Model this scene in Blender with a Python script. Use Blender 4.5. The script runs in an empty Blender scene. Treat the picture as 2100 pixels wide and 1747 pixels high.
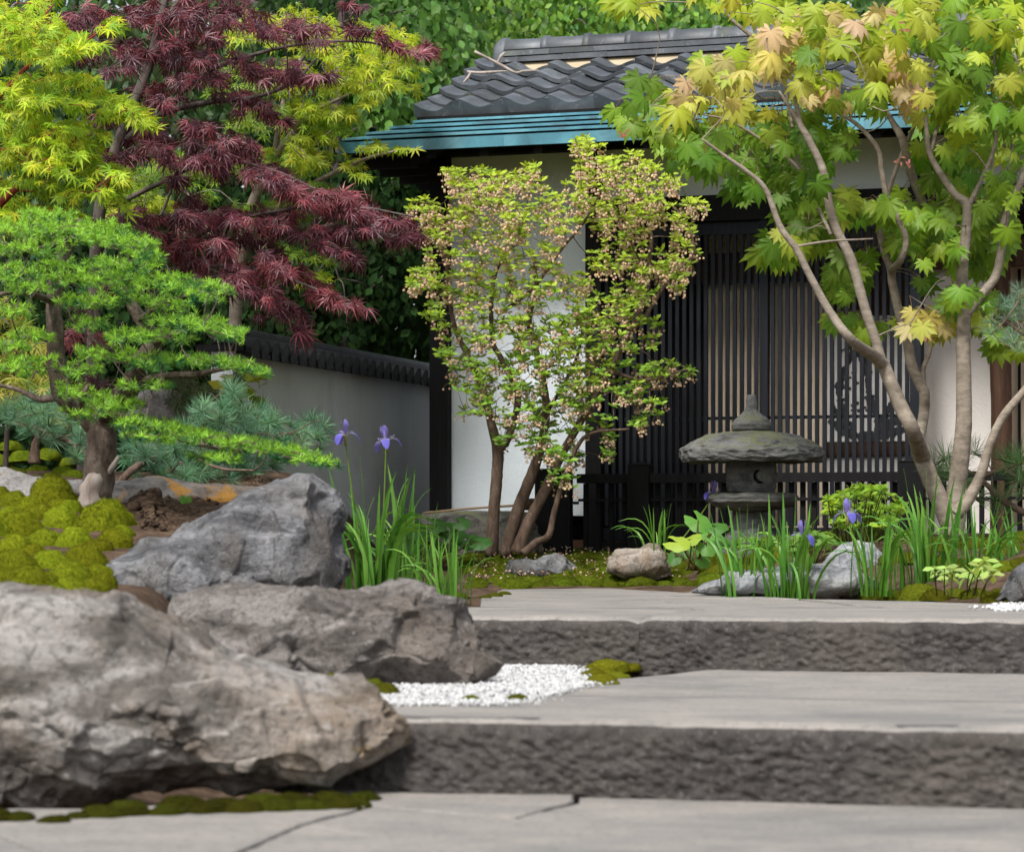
import bpy, math, random
import numpy as np
from mathutils import Matrix, Vector

# ------------------------------------------------------------------ camera, light, exposure
scene = bpy.context.scene
FPX, HC = 5600.0, 0.24           # focal length in photo units, eye height above the upper landing
cam_d = bpy.data.cameras.new('camera'); cam = bpy.data.objects.new('camera', cam_d)
scene.collection.objects.link(cam); scene.camera = cam
cam.location = (0, 0, HC); cam.rotation_euler = (math.pi/2, 0, 0)
cam_d.sensor_width = 36; cam_d.sensor_fit = 'HORIZONTAL'
cam_d.lens = 36*FPX/2100; cam_d.shift_y = 226.5/2100
cam_d.clip_end = 500
cam_d.dof.use_dof = True; cam_d.dof.focus_distance = 13.0; cam_d.dof.aperture_fstop = 6.3

world = bpy.data.worlds.new('World'); scene.world = world; world.use_nodes = True
wn = world.node_tree; wn.nodes.clear()
SUN_EL, SUN_AZ = math.radians(53), math.radians(-27)     # azimuth: from behind the camera, to its left
sky = wn.nodes.new('ShaderNodeTexSky'); sky.sky_type = 'NISHITA'; sky.sun_disc = False
sky.sun_elevation = SUN_EL; sky.sun_rotation = math.pi + SUN_AZ*-1
sky.dust_density = 3.0; sky.air_density = 1.0
hs = wn.nodes.new('ShaderNodeHueSaturation'); hs.inputs['Saturation'].default_value = 0.42   # cloud cover: nearly white sky
bg = wn.nodes.new('ShaderNodeBackground'); bg.inputs['Strength'].default_value = 0.065
wo = wn.nodes.new('ShaderNodeOutputWorld')
wn.links.new(sky.outputs[0], hs.inputs['Color']); wn.links.new(hs.outputs[0], bg.inputs[0]); wn.links.new(bg.outputs[0], wo.inputs[0])
sun_d = bpy.data.lights.new('sun', 'SUN'); sun_d.energy = 1.5; sun_d.angle = math.radians(11); sun_d.color = (1.0, .985, .955)
sun = bpy.data.objects.new('sun', sun_d); scene.collection.objects.link(sun)
sd = Vector((math.sin(SUN_AZ)*math.cos(SUN_EL), -math.cos(SUN_AZ)*math.cos(SUN_EL), math.sin(SUN_EL)))
sun.rotation_euler = sd.to_track_quat('Z', 'Y').to_euler()
scene.view_settings.view_transform = 'Standard'; scene.view_settings.look = 'None'
scene.view_settings.exposure = 1.66; scene.view_settings.gamma = 1.0
cy = scene.cycles
cy.max_bounces = 5; cy.diffuse_bounces = 3; cy.glossy_bounces = 2; cy.transmission_bounces = 3; cy.transparent_max_bounces = 4
cy.caustics_reflective = False; cy.caustics_refractive = False

# ------------------------------------------------------------------ helpers
rng = np.random.default_rng(11)
random.seed(5)
def U(a, b, n=None): return rng.uniform(a, b, n)
def P(px, py, s): return np.array([(px-1050)*s, FPX*s, HC-(py-1100)*s])
def unit(v): v = np.asarray(v, float); return v/(np.linalg.norm(v, axis=-1, keepdims=True)+1e-12)
def sstep(a, b, x): t = np.clip((x-a)/(b-a), 0, 1); return t*t*(3-2*t)

_perm = np.random.default_rng(3).permutation(256); _perm = np.concatenate([_perm, _perm, _perm])
_grad = unit(np.random.default_rng(4).normal(size=(256, 3)))
def pnoise(p):
    p = np.asarray(p, float); i = np.floor(p).astype(int); f = p-i; i = i & 255
    w = f*f*f*(f*(f*6-15)+10); r = 0
    for dx in (0, 1):
        for dy in (0, 1):
            for dz in (0, 1):
                h = _perm[_perm[_perm[(i[:, 0]+dx) & 255]+((i[:, 1]+dy) & 255)]+((i[:, 2]+dz) & 255)]
                g = _grad[h]
                d = (g*(f-np.array([dx, dy, dz]))).sum(1)
                wt = (w[:, 0] if dx else 1-w[:, 0])*(w[:, 1] if dy else 1-w[:, 1])*(w[:, 2] if dz else 1-w[:, 2])
                r = r+d*wt
    return r*1.6
def fbm(p, o=4, lac=2.0, g=.5, ridged=False):
    a, r, q = 1.0, 0, np.asarray(p, float)
    for k in range(o):
        n = pnoise(q+17.3*k)
        r = r+a*((1-2*np.abs(n))*.6 if ridged else n); a *= g; q = q*lac
    return r

COL = scene.collection
class Geo:
    def __init__(s): s.V = []; s.F = []; s.C = []; s.M = []; s.n = 0
    def add(s, V, F, col=None, m=0):
        V = np.asarray(V, float)
        if not isinstance(F, (list, tuple)): F = [F]
        for f in F:
            f = np.asarray(f, int)
            if f.size: s.F.append(f+s.n); s.M.append(np.full(len(f), m))
        s.V.append(V)
        c = np.ones((len(V), 3)) if col is None else np.broadcast_to(np.asarray(col, float), (len(V), 3))
        s.C.append(c); s.n += len(V); return s
    def box(s, a, b, m=0, col=None):
        x0, y0, z0 = a; x1, y1, z1 = b
        V = [(x0,y0,z0),(x1,y0,z0),(x1,y1,z0),(x0,y1,z0),(x0,y0,z1),(x1,y0,z1),(x1,y1,z1),(x0,y1,z1)]
        return s.add(V, np.array([(3,2,1,0),(4,5,6,7),(0,1,5,4),(1,2,6,5),(2,3,7,6),(3,0,4,7)]), col, m)
    def mesh(s, name, mats, off=(0, 0, 0), smooth=True):
        me = bpy.data.meshes.new(name)
        V = np.concatenate(s.V)-np.asarray(off)
        tot = np.concatenate([np.full(len(f), f.shape[1]) for f in s.F]); lp = np.concatenate([f.ravel() for f in s.F])
        st = np.concatenate([[0], np.cumsum(tot)[:-1]])
        me.vertices.add(len(V)); me.vertices.foreach_set('co', V.astype(np.float32).ravel())
        me.loops.add(len(lp)); me.loops.foreach_set('vertex_index', lp.astype(np.int32))
        me.polygons.add(len(tot)); me.polygons.foreach_set('loop_start', st.astype(np.int32))
        me.polygons.foreach_set('material_index', np.concatenate(s.M).astype(np.int32))
        me.polygons.foreach_set('use_smooth', np.full(len(tot), smooth))
        me.update(calc_edges=True)
        a = me.color_attributes.new('Col', 'FLOAT_COLOR', 'POINT')
        c = np.concatenate([np.concatenate(s.C), np.ones((len(V), 1))], 1)
        a.data.foreach_set('color', c.astype(np.float32).ravel())
        for m in (mats if isinstance(mats, (list, tuple)) else [mats]): me.materials.append(m)
        return me

def link(name, data, parent=None, loc=None):
    o = bpy.data.objects.new(name, data); COL.objects.link(o)
    if parent is not None: o.parent = parent
    if loc is not None: o.location = loc
    return o
def tag(o, label=None, cat=None, group=None, kind=None):
    for k, v in (('label', label), ('category', cat), ('group', group), ('kind', kind)):
        if v: o[k] = v
    return o
def thing(name, label, cat, loc, group=None, kind=None):
    return tag(link(name, None, None, loc), label, cat, group, kind)
def part(T, name, geo, mat, smooth=True, kind=None, label=None, base=None):
    """a mesh given in world coordinates, child of the Empty T (or of a part whose base is given)"""
    off = T.location if base is None else base
    o = link(name, geo.mesh(name, mat, off, smooth), T)
    return tag(o, label, None, None, kind)
def single(name, geo, mat, label, cat, loc, smooth=True, group=None, kind=None):
    o = link(name, geo.mesh(name, mat, loc, smooth), None, loc)
    return tag(o, label, cat, group, kind)

def catmull(pts, n):
    pts = np.asarray(pts, float)
    if len(pts) < 3:
        t = np.linspace(0, 1, n)[:, None]; return pts[0]*(1-t)+pts[-1]*t
    q = np.vstack([2*pts[0]-pts[1], pts, 2*pts[-1]-pts[-2]]); m = len(pts)-1
    T = np.linspace(0, m, n); i = np.minimum(T.astype(int), m-1); t = (T-i)[:, None]
    a, b, c, d = q[i], q[i+1], q[i+2], q[i+3]
    return .5*((2*b)+(-a+c)*t+(2*a-5*b+4*c-d)*t**2+(-a+3*b-3*c+d)*t**3)
def tube(pts, rad, n=None, k=8, rough=0.0, cap=True, seed=0):
    """tapered tube through pts; rad = radii at pts"""
    pts = np.asarray(pts, float); n = n or max(4, 5*len(pts))
    C = catmull(pts, n)
    r = np.interp(np.linspace(0, 1, n), np.linspace(0, 1, len(rad)), rad)
    Tn = unit(np.gradient(C, axis=0))
    ref = np.array([0, 0, 1.]) if abs(Tn[0, 2]) < .9 else np.array([1., 0, 0])
    A = np.zeros_like(C); a = unit(np.cross(Tn[0], ref))
    for i in range(n):
        a = unit(a-Tn[i]*np.dot(a, Tn[i])); A[i] = a
    B = np.cross(Tn, A); th = np.linspace(0, 2*math.pi, k, endpoint=False)
    R = np.repeat(r[:, None], k, 1)
    if rough:
        pp = (C[:, None]+r[:, None, None]*(A[:, None]*np.cos(th)[None, :, None]+B[:, None]*np.sin(th)[None, :, None])).reshape(-1, 3)
        R = R*(1+rough*fbm(pp/(np.mean(r)*1.3)+seed, 3).reshape(n, k))
    V = C[:, None]+R[:, :, None]*(A[:, None]*np.cos(th)[None, :, None]+B[:, None]*np.sin(th)[None, :, None])
    V = V.reshape(-1, 3); i = np.arange(n-1)[:, None]*k; j = np.arange(k)[None]
    Fq = np.stack([i+j, i+(j+1) % k, i+k+(j+1) % k, i+k+j], -1).reshape(-1, 4)
    Fs = [Fq]
    if cap:
        V = np.vstack([V, C[-1]+Tn[-1]*r[-1]*.4, C[0]]); e = (n-1)*k; m = len(V)
        Fs.append(np.stack([e+np.arange(k), e+(np.arange(k)+1) % k, np.full(k, m-2)], -1))
        Fs.append(np.stack([(np.arange(k)+1) % k, np.arange(k), np.full(k, m-1)], -1))
    return V, Fs
def lathe(prof, k=24, c=(0, 0, 0), sq=None):
    """profile (r, z) revolved; sq = superellipse exponent for a rounded square plan"""
    prof = np.asarray(prof, float); n = len(prof); th = np.linspace(0, 2*math.pi, k, endpoint=False)
    cx, sx = np.cos(th), np.sin(th)
    if sq:
        m = (np.abs(cx)**sq+np.abs(sx)**sq)**(-1/sq); cx, sx = cx*m, sx*m
    V = np.stack([prof[:, :1]*cx, prof[:, :1]*sx, np.repeat(prof[:, 1:], k, 1)], -1).reshape(-1, 3)+np.asarray(c)
    i = np.arange(n-1)[:, None]*k; j = np.arange(k)[None]
    return V, [np.stack([i+j, i+(j+1) % k, i+k+(j+1) % k, i+k+j], -1).reshape(-1, 4)]

def frames(tip, nrm):
    t = unit(tip); n = unit(nrm-(nrm*t).sum(-1, keepdims=True)*t); x = np.cross(t, n)
    return np.stack([x, t, n], -1)
def merged(geo, tm, pos, R, sc, col):
    Vt, Ft = tm[:2]; K = len(pos)
    if K == 0: return
    sc = np.asarray(sc, float)
    V = np.einsum('kij,nj->kni', R, Vt)*sc[:, None, None]+pos[:, None]
    C = np.repeat(col[:, None], len(Vt), 1)
    if len(tm) > 2: C = C*tm[2][None]
    for_ = [(np.asarray(f)[None]+(np.arange(K)*len(Vt))[:, None, None]).reshape(-1, np.asarray(f).shape[1]) for f in Ft]
    geo.add(V.reshape(-1, 3), for_, C.reshape(-1, 3))
def to_px(p):
    s = p[:, 1]/FPX; return 1050+p[:, 0]/s, 1100-(p[:, 2]-HC)/s
def pick_front(pos, size, n, cell=.75):
    """the n leaves that show largest: nearest first, one per screen cell, inside the frame"""
    px, py = to_px(pos); w = size*FPX/pos[:, 1]*cell
    order = np.argsort(pos[:, 1]); seen = set(); out = []
    for i in order:
        if not (-10 < px[i] < 2110 and -10 < py[i] < 1757): continue
        key = (int(px[i]//w.mean()), int(py[i]//w.mean()))
        if key in seen: continue
        seen.add(key); out.append(i)
        if len(out) >= n: break
    return np.array(out, int)
def crown(T, tmpls, mat, pos, R, sc, col, nobj=300, pname='leaf', sname='leaves', k_by=None):
    """leaves of a plant: the nobj that show largest are objects of their own, the rest one mesh"""
    which = rng.integers(0, len(tmpls), len(pos)) if k_by is None else k_by
    sel = pick_front(pos, sc, nobj) if nobj else np.array([], int)
    datas = []
    for tm in tmpls:
        g = Geo(); g.add(tm[0], tm[1], tm[2] if len(tm) > 2 else None); datas.append(g.mesh(pname, mat))
    off = np.array(T.location)
    for i in sel:
        o = link(pname, datas[which[i]], T)
        m = np.eye(4); m[:3, :3] = R[i]*sc[i]; m[:3, 3] = pos[i]-off
        o.matrix_basis = Matrix(m.tolist()); o.color = (*col[i], 1)
    rest = np.setdiff1d(np.arange(len(pos)), sel)
    if len(rest):
        g = Geo()
        for k, tm in enumerate(tmpls):
            q = rest[which[rest] == k]; merged(g, tm, pos[q], R[q], sc[q], col[q])
        part(T, sname, g, mat, kind='stuff')

# ------------------------------------------------------------------ materials
class NT:
    def __init__(s, name):
        s.m = bpy.data.materials.new(name); s.m.use_nodes = True; s.t = s.m.node_tree; s.t.nodes.clear()
        s.out = s.t.nodes.new('ShaderNodeOutputMaterial')
    def n(s, typ, **kw):
        nd = s.t.nodes.new('ShaderNode'+typ)
        for k, v in kw.items():
            if k.startswith('_'): setattr(nd, k[1:], v)
            else: s.set(nd, k.replace('__', ' '), v)
        return nd
    def set(s, nd, k, v):
        i = nd.inputs[int(k[1:])] if k[0] == 'i' and k[1:].isdigit() else nd.inputs[k]
        if hasattr(v, 'is_output') or hasattr(v, 'links'): s.t.links.new(v, i)
        else:
            if isinstance(v, tuple) and len(v) == 3 and i.type == 'RGBA': v = (*v, 1)
            i.default_value = v
    def coord(s, scale=(1, 1, 1), rot=(0, 0, 0), which='Object'):
        tc = s.n('TexCoord'); mp = s.n('Mapping', Vector=tc.outputs[which], Scale=scale, Rotation=rot); return mp.outputs[0]
    def noise(s, v, scale, detail=4, rough=.55, dist=0.0, col=False):
        nd = s.n('TexNoise', Vector=v, Scale=scale, Detail=detail, Roughness=rough, Distortion=dist); return nd.outputs[1 if col else 0]
    def ramp(s, f, stops):
        nd = s.n('ValToRGB', Fac=f); e = nd.color_ramp.elements
        while len(e) < len(stops): e.new(.5)
        for q, (p, c) in zip(e, stops): q.position = p; q.color = (*c, 1) if len(c) == 3 else c
        return nd.outputs[0]
    def mix(s, f, a, b, mode='MIX'):
        nd = s.n('MixRGB', Fac=f, Color1=a, Color2=b, _blend_type=mode); return nd.outputs[0]
    def math(s, op, a, b=0.0): nd = s.n('Math', i0=a, i1=b, _operation=op); return nd.outputs[0]
    def bump(s, h, strength=.3, dist=.01): return s.n('Bump', Height=h, Strength=strength, Distance=dist).outputs[0]
    def bsdf(s, **kw):
        b = s.n('BsdfPrincipled', **kw); s.t.links.new(b.outputs[0], s.out.inputs[0]); return s.m
def g3(v): return (v, v, v)
M = {}
def rock_mat(name, dark, mid, light, tan, sc=1.0, lichen=None, moss=0.0, vein=.5):
    t = NT(name); v = t.coord()
    vd = t.coord(scale=(1, 1, 2.6), rot=(.2, .35, .1))
    a = t.noise(vd, 3.2*sc, 8, .62, .6)
    c = t.ramp(a, [(.34, dark), (.46, mid), (.58, light), (.76, mid)])
    b = t.noise(v, 2.1*sc, 5, .6, .4)
    c = t.mix(t.ramp(b, [(.46, g3(0)), (.66, g3(.75))]), c, tan)
    f = t.noise(v, 42*sc, 6, .7)
    c = t.mix(t.ramp(f, [(.40, g3(.55)), (.5, g3(0))]), c, dark)
    w = t.noise(vd, 9*sc, 6, .65, 1.2)
    c = t.mix(t.ramp(w, [(.60, g3(0)), (.72, g3(vein))]), c, tuple(min(.75, x*1.75) for x in light))
    fl = t.noise(v, 33*sc, 3, .55, .6)
    c = t.mix(t.ramp(fl, [(.66, g3(0)), (.78, g3(.55))]), c, (.45, .42, .39))
    if lichen:
        l = t.noise(v, lichen[1], 5, .65, .5)
        c = t.mix(t.ramp(l, [(lichen[2], g3(0)), (lichen[2]+.06, g3(.85))]), c, lichen[0])
    if moss:
        l = t.noise(v, 7, 5, .65, .4); nz = t.n('SeparateXYZ', Vector=t.n('NewGeometry').outputs['Normal']).outputs[2]
        k = t.math('MULTIPLY', l, t.math('ADD', nz, .25))
        c = t.mix(t.ramp(k, [(.46, g3(0)), (.74, g3(moss))]), c, (.13, .14, .05))
    h = t.math('ADD', t.noise(v, 26*sc, 8, .7, .4), t.math('MULTIPLY', t.noise(v, 110*sc, 4, .6), .35))
    return t.bsdf(Base__Color=c, Roughness=.86, Normal=t.bump(h, .85, .022/sc), **{'Specular IOR Level': .3})
M['rock_tan'] = rock_mat('rock_tan', (.04, .034, .028), (.14, .125, .11), (.32, .30, .28), (.24, .18, .125), 1.0, ((.27, .17, .03), 3.1, .66))
M['rock_grey'] = rock_mat('rock_grey', (.034, .034, .037), (.095, .096, .10), (.20, .20, .205), (.115, .095, .075), 1.2)
M['rock_brown'] = rock_mat('rock_brown', (.038, .032, .028), (.125, .111, .10), (.22, .20, .185), (.14, .112, .09), 1.5)
M['rock_lichen'] = rock_mat('rock_lichen', (.09, .082, .075), (.19, .178, .165), (.27, .255, .245), (.22, .17, .13), 1.2, ((.42, .20, .02), 3.4, .56))
M['rock_blue'] = rock_mat('rock_blue', (.11, .115, .125), (.23, .24, .25), (.33, .34, .35), (.26, .25, .23), 1.6, vein=.25)
M['rock_rust'] = rock_mat('rock_rust', (.09, .075, .06), (.25, .21, .17), (.36, .32, .28), (.27, .16, .09), 2.2)
M['basin'] = rock_mat('basin_stone', (.05, .05, .045), (.12, .115, .10), (.19, .18, .16), (.13, .12, .09), 2.0, moss=.6)
M['lantern'] = rock_mat('lantern_stone', (.045, .045, .046), (.10, .10, .099), (.165, .163, .158), (.13, .126, .10), 3.0, moss=.8, vein=.3)

def slab_mat(name, a, b, c3, face=False):
    t = NT(name); v = t.coord()
    st = t.coord(scale=(1, 1.5, 1) if not face else (1, 1, 1.3))
    n = t.noise(st, 3.1 if not face else 26, 8, .68, .3)
    c = t.ramp(n, [(.3, a), (.5, b), (.72, c3)])
    f = t.noise(v, 60 if not face else 38, 6, .7)
    c = t.mix(t.ramp(f, [(.36, g3(.5)), (.48, g3(0))]), c, tuple(x*.45 for x in a))
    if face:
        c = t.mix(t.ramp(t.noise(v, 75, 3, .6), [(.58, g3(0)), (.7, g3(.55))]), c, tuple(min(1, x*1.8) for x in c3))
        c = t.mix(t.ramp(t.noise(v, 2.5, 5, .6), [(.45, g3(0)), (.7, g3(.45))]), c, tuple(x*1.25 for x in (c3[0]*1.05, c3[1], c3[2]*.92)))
    else:
        e = t.noise(st, 1.3, 6, .65, .3)
        c = t.mix(t.ramp(e, [(.5, g3(0)), (.68, g3(.55))]), c, tuple(x*.72 for x in (.9*a[0], 1.0*a[1], 1.05*a[2])))
        sp = t.noise(v, 22, 4, .7)
        c = t.mix(t.ramp(sp, [(.62, g3(0)), (.72, g3(.5))]), c, tuple(min(1, x*1.25) for x in c3))
    h = t.noise(v, 70 if face else 36, 8, .75)
    return t.bsdf(Base__Color=c, Roughness=.85, Normal=t.bump(h, .6 if face else .3, .012), **{'Specular IOR Level': .3})
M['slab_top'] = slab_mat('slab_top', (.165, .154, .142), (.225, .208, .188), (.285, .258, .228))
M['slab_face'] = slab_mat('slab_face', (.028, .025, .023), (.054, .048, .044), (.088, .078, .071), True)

t = NT('moss'); v = t.coord(); oi = t.n('ObjectInfo')
c = t.ramp(t.noise(v, 7, 8, .78, .4), [(.28, (.035, .034, .008)), (.42, (.07, .078, .006)), (.55, (.125, .135, .008)), (.70, (.18, .18, .014)), (.80, (.17, .125, .03))])
hv = t.n('HueSaturation', Color=c, Hue=t.math('ADD', t.math('MULTIPLY', oi.outputs['Random'], .03), .497), Value=t.math('ADD', t.math('MULTIPLY', oi.outputs['Random'], .45), .78)).outputs[0]
hv = t.mix(1.0, hv, oi.outputs['Color'], 'MULTIPLY')
M['moss'] = t.bsdf(Base__Color=hv, Roughness=1.0, Normal=t.bump(t.noise(v, 160, 4, .8), .8, .008), **{'Specular IOR Level': .05, 'Sheen Weight': .0})
t = NT('soil'); v = t.coord()
c = t.ramp(t.noise(v, 9, 8, .7), [(.3, (.045, .03, .02)), (.5, (.10, .065, .045)), (.62, (.17, .115, .075)), (.75, (.08, .08, .02))])
M['soil'] = t.bsdf(Base__Color=c, Roughness=1.0, Normal=t.bump(t.noise(v, 60, 6, .8), .9, .02), **{'Specular IOR Level': .1})

def plaster(name, col, dirt, k=.55):
    t = NT(name); v = t.coord()
    c = t.mix(t.ramp(t.noise(t.coord(scale=(1, 1, .4)), 2.5, 6, .6, .5), [(.4, g3(0)), (.75, g3(k))]), col, dirt)
    h = t.math('ADD', t.noise(v, 16, 5, .6, 2.5), t.math('MULTIPLY', t.noise(v, 120, 3, .6), .3))
    return t.bsdf(Base__Color=c, Roughness=.9, Normal=t.bump(h, .35, .010), **{'Specular IOR Level': .2})
M['plaster'] = plaster('white_plaster', (.66, .71, .75), (.54, .58, .60))
M['plaster_warm'] = plaster('warm_plaster', (.60, .56, .52), (.48, .44, .40))
M['plaster_grey'] = plaster('grey_plaster', (.58, .60, .605), (.36, .38, .375), .7)
M['clay'] = plaster('clay_wall', (.80, .66, .50), (.68, .53, .38))
M['mortar'] = plaster('mortar', (.42, .345, .23), (.26, .21, .14), .7)

def wood(name, col, col2, scale=(30, 30, 2), rough=.6, bs=.2):
    t = NT(name); v = t.coord(scale=scale); oi = t.n('ObjectInfo')
    c = t.ramp(t.noise(v, 2, 5, .6, .4), [(.35, col), (.7, col2)])
    c = t.n('HueSaturation', Color=c, Value=t.math('ADD', t.math('MULTIPLY', oi.outputs['Random'], .4), .8)).outputs[0]
    return t.bsdf(Base__Color=c, Roughness=rough, Normal=t.bump(t.noise(v, 3, 5, .6), bs, .003), **{'Specular IOR Level': .2})
M['black_wood'] = wood('black_wood', (.004, .0035, .004), (.009, .008, .009), (30, 30, 2), .75)
M['slat_wood'] = wood('slat_wood', (.006, .007, .010), (.015, .017, .023), (30, 30, 2), .7)
M['brown_wood'] = wood('brown_wood', (.025, .012, .007), (.075, .038, .022), (14, 14, 1.5), .7, .5)
M['bamboo'] = wood('bamboo', (.28, .18, .10), (.36, .25, .15))

t = NT('roof_tile'); v = t.coord(); oi = t.n('ObjectInfo'); v2 = t.n('VectorMath', i0=v, i1=t.n('CombineXYZ', X=t.math('MULTIPLY', oi.outputs['Random'], 37.0), Y=t.math('MULTIPLY', oi.outputs['Random'], 91.0)).outputs[0]).outputs[0]
c = t.ramp(t.noise(v2, 5, 6, .65, .4), [(.3, (.028, .032, .037)), (.55, (.060, .067, .076)), (.75, (.105, .113, .122))])
c = t.mix(t.ramp(t.noise(v2, 3.2, 4, .6), [(.56, g3(0)), (.72, g3(.55))]), c, (.075, .085, .05))
c = t.mix(t.ramp(t.noise(v2, 16, 5, .7, .8), [(.60, g3(0)), (.70, g3(.6))]), c, (.20, .21, .215))
c = t.n('HueSaturation', Color=c, Value=t.math('ADD', t.math('MULTIPLY', oi.outputs['Random'], .8), .8)).outputs[0]
M['tile'] = t.bsdf(Base__Color=c, Roughness=t.math('ADD', t.math('MULTIPLY', t.noise(v2, 8, 4), .3), .38), Normal=t.bump(t.noise(v2, 60, 5, .7), .25, .004))
t = NT('copper_patina'); v = t.coord(); oi = t.n('ObjectInfo'); v2 = t.n('VectorMath', i0=v, i1=t.n('CombineXYZ', X=t.math('MULTIPLY', oi.outputs['Random'], 53.0)).outputs[0]).outputs[0]
c = t.ramp(t.noise(v2, 3.0, 5, .6, .3), [(.3, (.03, .12, .16)), (.5, (.065, .22, .28)), (.72, (.14, .31, .36))])
c = t.mix(t.ramp(t.noise(t.n('Mapping', Vector=v2, Scale=(1, 1, 1), Rotation=(0, 0, .5)).outputs[0], 3.3, 4, .6, .8), [(.54, g3(0)), (.7, g3(.75))]), c, (.045, .07, .085))
c = t.n('HueSaturation', Color=c, Value=t.math('ADD', t.math('MULTIPLY', oi.outputs['Random'], .35), .82)).outputs[0]
M['copper'] = t.bsdf(Base__Color=c, Roughness=.5, Normal=t.bump(t.noise(v2, 14, 4), .1, .004), **{'Specular IOR Level': .45})

def bark(name, a, b, c3, sc=20, stretch=(1, 1, .3), bs=.6, bd=.01):
    t = NT(name); v = t.coord(scale=stretch)
    c = t.ramp(t.noise(v, sc, 7, .65, .5), [(.3, a), (.5, b), (.72, c3)])
    c = t.mix(t.ramp(t.noise(t.coord(), 6, 5, .6), [(.5, g3(0)), (.75, g3(.5))]), c, tuple(x*.55 for x in b))
    c = t.mix(t.ramp(t.noise(t.coord(), 17, 5, .7), [(.60, g3(0)), (.70, g3(.5))]), c, tuple(min(.5, x*1.35) for x in c3))
    return t.bsdf(Base__Color=c, Roughness=.85, Normal=t.bump(t.noise(v, sc*1.6, 6, .7, .6), bs, bd), **{'Specular IOR Level': .25})
M['bark_maple'] = bark('bark_grey_maple', (.13, .105, .08), (.23, .19, .145), (.33, .285, .23), 14, (1, 1, 2.2), .55, .008)
M['bark_shrub'] = bark('bark_brown', (.055, .035, .025), (.13, .085, .06), (.22, .16, .12), 26, (1, 1, .3), .9, .012)
M['bark_larch'] = bark('bark_larch', (.05, .035, .027), (.14, .105, .08), (.26, .21, .17), 26, (1, 1, .5), 1.0, .02)
M['bark_dark'] = bark('bark_dark', (.045, .035, .033), (.10, .08, .072), (.16, .13, .115), 20)
M['bark_red'] = bark('bark_red', (.10, .012, .012), (.20, .03, .022), (.27, .06, .035), 12, (1, 1, .5), .2, .004)
M['dead_wood'] = bark('dead_wood', (.20, .15, .12), (.36, .30, .26), (.48, .42, .38), 18, (1, 1, .25), .6, .008)

def leaf_mat(name, trans=.4, rough=.5, spec=.3, vein=0.0):
    t = NT(name); at = t.n('Attribute', _attribute_name='Col'); oi = t.n('ObjectInfo')
    c = t.mix(1.0, at.outputs['Color'], oi.outputs['Color'], 'MULTIPLY')
    v = t.coord(which='Object')
    c = t.mix(t.ramp(t.noise(v, 25, 3, .6), [(.35, g3(.25)), (.6, g3(0))]), c, t.mix(1.0, c, (.55, .62, .5), 'MULTIPLY'))
    b = t.n('BsdfPrincipled', Base__Color=c, Roughness=rough, **{'Specular IOR Level': spec})
    tr = t.n('BsdfTranslucent', Color=t.mix(1.0, c, (1.25, 1.2, .6), 'MULTIPLY'))
    mx = t.n('MixShader', i0=trans, i1=b.outputs[0], i2=tr.outputs[0])
    t.t.links.new(mx.outputs[0], t.out.inputs[0]); return t.m
M['leaf'] = leaf_mat('leaf', .42); M['leaf_matte'] = leaf_mat('leaf_matte', .2, .8, .05); M['leaf_dark'] = leaf_mat('purple_leaf', .25, .42, .45)
M['needle'] = leaf_mat('needle', .3, .5, .3); M['blade'] = leaf_mat('blade', .35, .42, .4); M['petal'] = leaf_mat('petal', .5, .6, .2)
t = NT('white_gravel'); at = t.n('Attribute', _attribute_name='Col')
M['gravel'] = t.bsdf(Base__Color=at.outputs['Color'], Roughness=.8)
t = NT('paper'); v = t.coord()
M['paper'] = t.bsdf(Base__Color=t.ramp(t.noise(v, 4, 5), [(.35, (.60, .56, .52)), (.7, (.72, .69, .66))]), Roughness=.9)
t = NT('ink'); v = t.coord()
M['ink'] = t.bsdf(Base__Color=t.ramp(t.noise(v, 30, 4), [(.3, (.008, .008, .01)), (.75, (.05, .05, .055))]), Roughness=.8)

M['tile_dark'] = wood('dark_coping_tile', (.012, .013, .015), (.035, .037, .042), (6, 6, 6), .55)

# ------------------------------------------------------------------ ground
A_ST = math.radians(15)
es, ns = np.array([math.cos(A_ST), -math.sin(A_ST)]), np.array([math.sin(A_ST), math.cos(A_ST)])   # along / into the steps
P3 = np.array([525*.00143, 8.0]); P2 = np.array([425*.00102, 5.72])                                  # points on the two step edges
MX = np.array([6.0, 7.2, 7.9, 8.6, 9.6, 10.6, 12.0, 13.5, 16, 30]); MZ = np.array([-.40, -.25, .06, .15, .27, .345, .48, .56, .5, .3])
def gz(X, Y):
    X = np.asarray(X, float); Y = np.asarray(Y, float)
    d = (X-P3[0])*ns[0]+(Y-P3[1])*ns[1]
    z = -.42+.39*sstep(.15, .7, d)
    z = z+.17*sstep(12.6, 15.2, Y)
    db = (X-.74)*.928+(Y-12)*.371
    z = z+.25*sstep(.05, 1.15, db)*sstep(.7, 1.35, X)*(1-.75*sstep(13.0, 15.5, Y))
    ml = (1-sstep(-1.1, -.72, X))
    z = z*(1-ml)+np.maximum(z, np.interp(Y, MX, MZ))*ml
    return z
def hit(px, py, s0=.0013, s1=.0034):
    s = np.linspace(s0, s1, 800); X = (px-1050)*s; Y = FPX*s; Z = HC-(py-1100)*s
    b = np.nonzero(Z <= gz(X, Y))[0]
    return s[b[0]] if len(b) else s1
n = 260
ax = np.concatenate([np.linspace(-300, -6, 12), np.linspace(-5.5, 5.5, 221), np.linspace(6, 300, 12)])
ay = np.concatenate([np.linspace(-40, 2, 6), np.linspace(3, 22, 250), np.linspace(24, 420, 12)])
gx, gy = np.meshgrid(ax, ay); zz = gz(gx, gy)
pp = np.stack([gx.ravel(), gy.ravel(), zz.ravel()], 1)
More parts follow.
